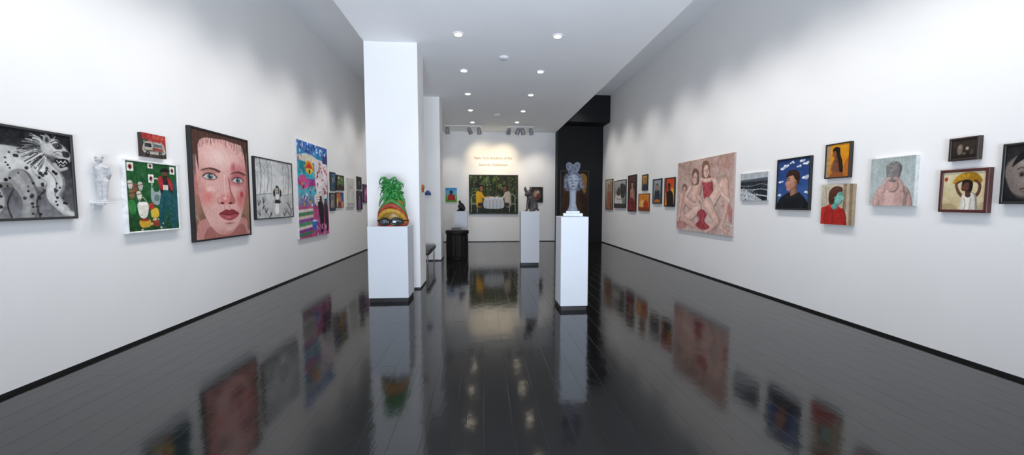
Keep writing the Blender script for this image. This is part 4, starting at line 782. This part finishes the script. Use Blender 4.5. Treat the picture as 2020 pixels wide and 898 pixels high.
# ------------------------------------------------------------------ small pieces hung on the pillars
t = thing('cap_sculpture', 'blue cap hung on the front of the far pillar', 'cap', (hit(845, 386, 1, 9.7)[0], 9.7, hit(845, 386, 1, 9.7)[2]))
m = mat('blue_cloth', '223f78', .5, var=.15, scale=20)
prof = [(.078*math.cos(a), .1*math.sin(a)) for a in [k*PI/2/8 for k in range(8)]] + [(.006, .1)]
bm = bmesh.new(); lathe(bm, prof, 24, (0, -.077, .02)); obj('crown', bm, m, t, True)
bm = bmesh.new(); n = 14; top, bot = [], []
for k in range(n+1):
    a = PI*k/n; x = .075*math.cos(a); y = -.077-.075*math.sin(a)*.95; yo = y-.07*math.sin(a)
    top.append((bm.verts.new((x, y, .022)), bm.verts.new((x*1.02, yo, .008)))); bot.append((bm.verts.new((x, y, .016)), bm.verts.new((x*1.02, yo, .002))))
for k in range(n):
    bm.faces.new((top[k][0], top[k+1][0], top[k+1][1], top[k][1])); bm.faces.new((bot[k][0], bot[k][1], bot[k+1][1], bot[k+1][0])); bm.faces.new((top[k][1], top[k+1][1], bot[k+1][1], bot[k][1])); bm.faces.new((top[k][0], bot[k][0], bot[k+1][0], top[k+1][0]))
obj('brim', bm, m, t)
bm = bmesh.new(); lathe(bm, [(.008, 0), (.012, .004), (.006, .01)], 12, (0, -.077, .12)); obj('button', bm, m, t)
t = thing('wall_relief', 'small orange rounded piece hung on the right side of the near pillar', 'sculpture', (-1.045, 6.8, hit(836, 380, 0, -1.045)[2]), PI/2)
lump('relief', [('e', (0, -.01, .075), (.08, .022, .065)), ('e', (.0, -.022, .09), (.05, .022, .04)), ('c', [(-.06, -.01, .02, .016), (0, -.018, .01, .018), (.06, -.01, .02, .016)])], .006, mat('orange_glaze', '9a5a28', .5, var=.2, scale=14), t, 2)

# ------------------------------------------------------------------ ceiling fittings
M_lamp = mat('lamp_glow', 'fff0d8', .5, emit=14)
def spot(loc, target, e, ang, blend=.8, col=(1, 1, 1), r=.05):
    d = bpy.data.lights.new('spot', 'SPOT'); d.energy = e; d.spot_size = math.radians(ang); d.spot_blend = blend; d.color = col; d.shadow_soft_size = r
    o = bpy.data.objects.new('spot', d); COL.objects.link(o); o.location = loc
    o.rotation_euler = (Vector(target)-Vector(loc)).to_track_quat('-Z', 'Y').to_euler()
ords = ['nearest', 'second', 'third', 'fourth', 'fifth']
for side, pts in (('left', ((904, 67), (915, 139), (923, 185), (928, 217), (932, 241))), ('right', ((1100, 71), (1066, 141), (1047, 187), (1032, 219), (1020, 241)))):
    for k, (px, py) in enumerate(pts):
        h = hit(px, py, 2, ZS)
        t = thing('downlight', '%s recessed round downlight in the %s row of the ceiling' % (ords[k]+('' if k == 0 else ' from camera'), side), 'ceiling light', (h[0], h[1], ZS-.012), 0, 'recessed downlights in the ceiling')
        bm = bmesh.new()
        lathe(bm, [(.062, 0), (.085, 0), (.09, .004), (.09, .0115), (.062, .0115)], 32)
        obj('trim_ring', bm, M_white, t)
        bm = bmesh.new(); lathe(bm, [(.03, -.010), (.052, -.004), (.06, .002), (.06, .008)], 32); obj('lamp', bm, M_lamp, t, True)
        spot((h[0], h[1], ZS-.06), (h[0], h[1], 0), 40, 80, .7, (1, .92, .82), .04)
for px, py, lb in ((994, 113, 'white round smoke detector on the ceiling nearer the camera'), (981, 226, 'white round smoke detector on the ceiling near the back wall')):
    h = hit(px, py, 2, ZS); t = thing('smoke_detector', lb, 'smoke detector', (h[0], h[1], ZS-.045), 0, 'smoke detectors on the ceiling')
    bm = bmesh.new(); lathe(bm, [(.085, .045), (.085, .028), (.078, .02)][::-1], 32); obj('base', bm, M_white, t)
    bm = bmesh.new(); lathe(bm, [(.03, 0), (.055, .004), (.062, .012), (.06, .021)], 32); obj('sensor_cap', bm, mat('detector_grey', 'c8c8cc', .45), t)
ZT = ZS
def track(x0, x1, label):
    a, b = hit(x0, 250, 2, ZT), hit(x1, 250, 2, ZT); y = 13.15
    t = thing('light_track', label, 'light track', ((a[0]+b[0])/2, y, ZT-.03), 0, 'white ceiling light tracks'); w = (b[0]-a[0])/2
    bm = bmesh.new(); box(bm, -w, w, -.018, .018, 0, .03, .002); obj('rail', bm, M_white, t)
    for s in (-1, 1):
        bm = bmesh.new(); box(bm, s*w-.012, s*w+.012, -.02, .02, -.002, .03, .002); obj('end_cap', bm, mat('track_grey', 'b8b8bc', .4), t)
track(878, 952, 'white light track on the ceiling, left of the lettering'); track(999, 1053, 'white light track on the ceiling, right of the lettering')
M_head = mat('silver_grey_housing', '8e9096', .4, .3); M_lens2 = mat('spot_glow', 'fff2dc', .5, emit=5)
for k, (px, tx, ty, nmw) in enumerate(((884, 890, 385, 'leftmost'), (927, 955, 322, 'second from left'), (945, 965, 380, 'third from left'), (1003, 992, 322, 'fourth from left'), (1021, 985, 385, 'fifth from left'), (1031, 1058, 385, 'sixth from left'), (1047, 1070, 360, 'rightmost'))):
    x = hit(px, 250, 2, ZT)[0]; tg = hit(tx, ty, 1, YB)
    t = thing('track_spotlight', 'grey track spotlight aimed at the back wall, %s of seven' % nmw, 'spotlight', (x, 13.15, ZT-.03), 0, 'track spotlights before the back wall')
    d = Vector((tg[0]-x, tg[1]-13.15, tg[2]-ZT+.17)).normalized(); q = d.to_track_quat('Z', 'Y').to_matrix()
    bm = bmesh.new(); lathe(bm, [(.009, -.13), (.009, -.02), (.024, -.018), (.024, -.0005)], 14); obj('stem', bm, M_white, t)
    c = Vector((0, 0, -.15))
    bm = bmesh.new(); lathe(bm, [(.03, -.12), (.06, -.1), (.068, -.05), (.068, .08), (.078, .086), (.078, .1), (.06, .1)], 22, c, q); obj('housing', bm, M_head, t, True)
    bm = bmesh.new(); lathe(bm, [(.058, .096), (.058, .102), (.04, .106)], 22, c, q); obj('lens', bm, M_lens2, t)
    p0 = Vector((x, 13.15, ZT-.18))+d*.13
    if ty < 340: spot(p0, p0+d, 58, 80, 1, (1, .80, .48), .1)
    else: spot(p0, p0+d, 36, 76, 1, (1, .9, .78), .06)

# ------------------------------------------------------------------ light
for y in (2.2, 3.2, 4.1, 5.1, 6.3, 7.6, 9.2, 10.9, 12.6):
    spot((-2.2, y-.15, 4.75), (XL, y, 1.1), 126, 76, 1, (1, .965, .925), .25)
for y in (2.0, 3.0, 3.9, 4.9, 5.9, 7.0, 8.3, 9.9, 11.5, 12.9):
    spot((3.02, y-.15, 4.75), (XR, y, 1.1), 126, 76, 1, (1, .965, .925), .25)
def area(loc, rot, sx, sy, e, col, spread=180):
    d = bpy.data.lights.new('storefront_daylight_and_fill', 'AREA'); d.shape = 'RECTANGLE'; d.size = sx; d.size_y = sy; d.energy = e; d.color = col; d.spread = math.radians(spread)
    o = bpy.data.objects.new('storefront_daylight_and_fill', d); COL.objects.link(o); o.location = loc; o.rotation_euler = rot
area((.4, Y0+.1, 1.6), (PI/2, 0, 0), 4.6, 2.4, 70, (.76, .87, 1), 120)
area((.4, Y0+.3, .5), (PI/2+.5, 0, 0), 3.0, .9, 180, (.76, .86, 1), 95)  # added fill, tilted up to brighten the ceiling; not a real storefront source
w = bpy.data.worlds.new('world'); scn.world = w; w.use_nodes = True
w.node_tree.nodes['Background'].inputs['Color'].default_value = (.8, .88, 1, 1); w.node_tree.nodes['Background'].inputs['Strength'].default_value = .18
scn.view_settings.view_transform = 'Standard'
scn.view_settings.exposure = .02
scn.view_settings.gamma = 1.06
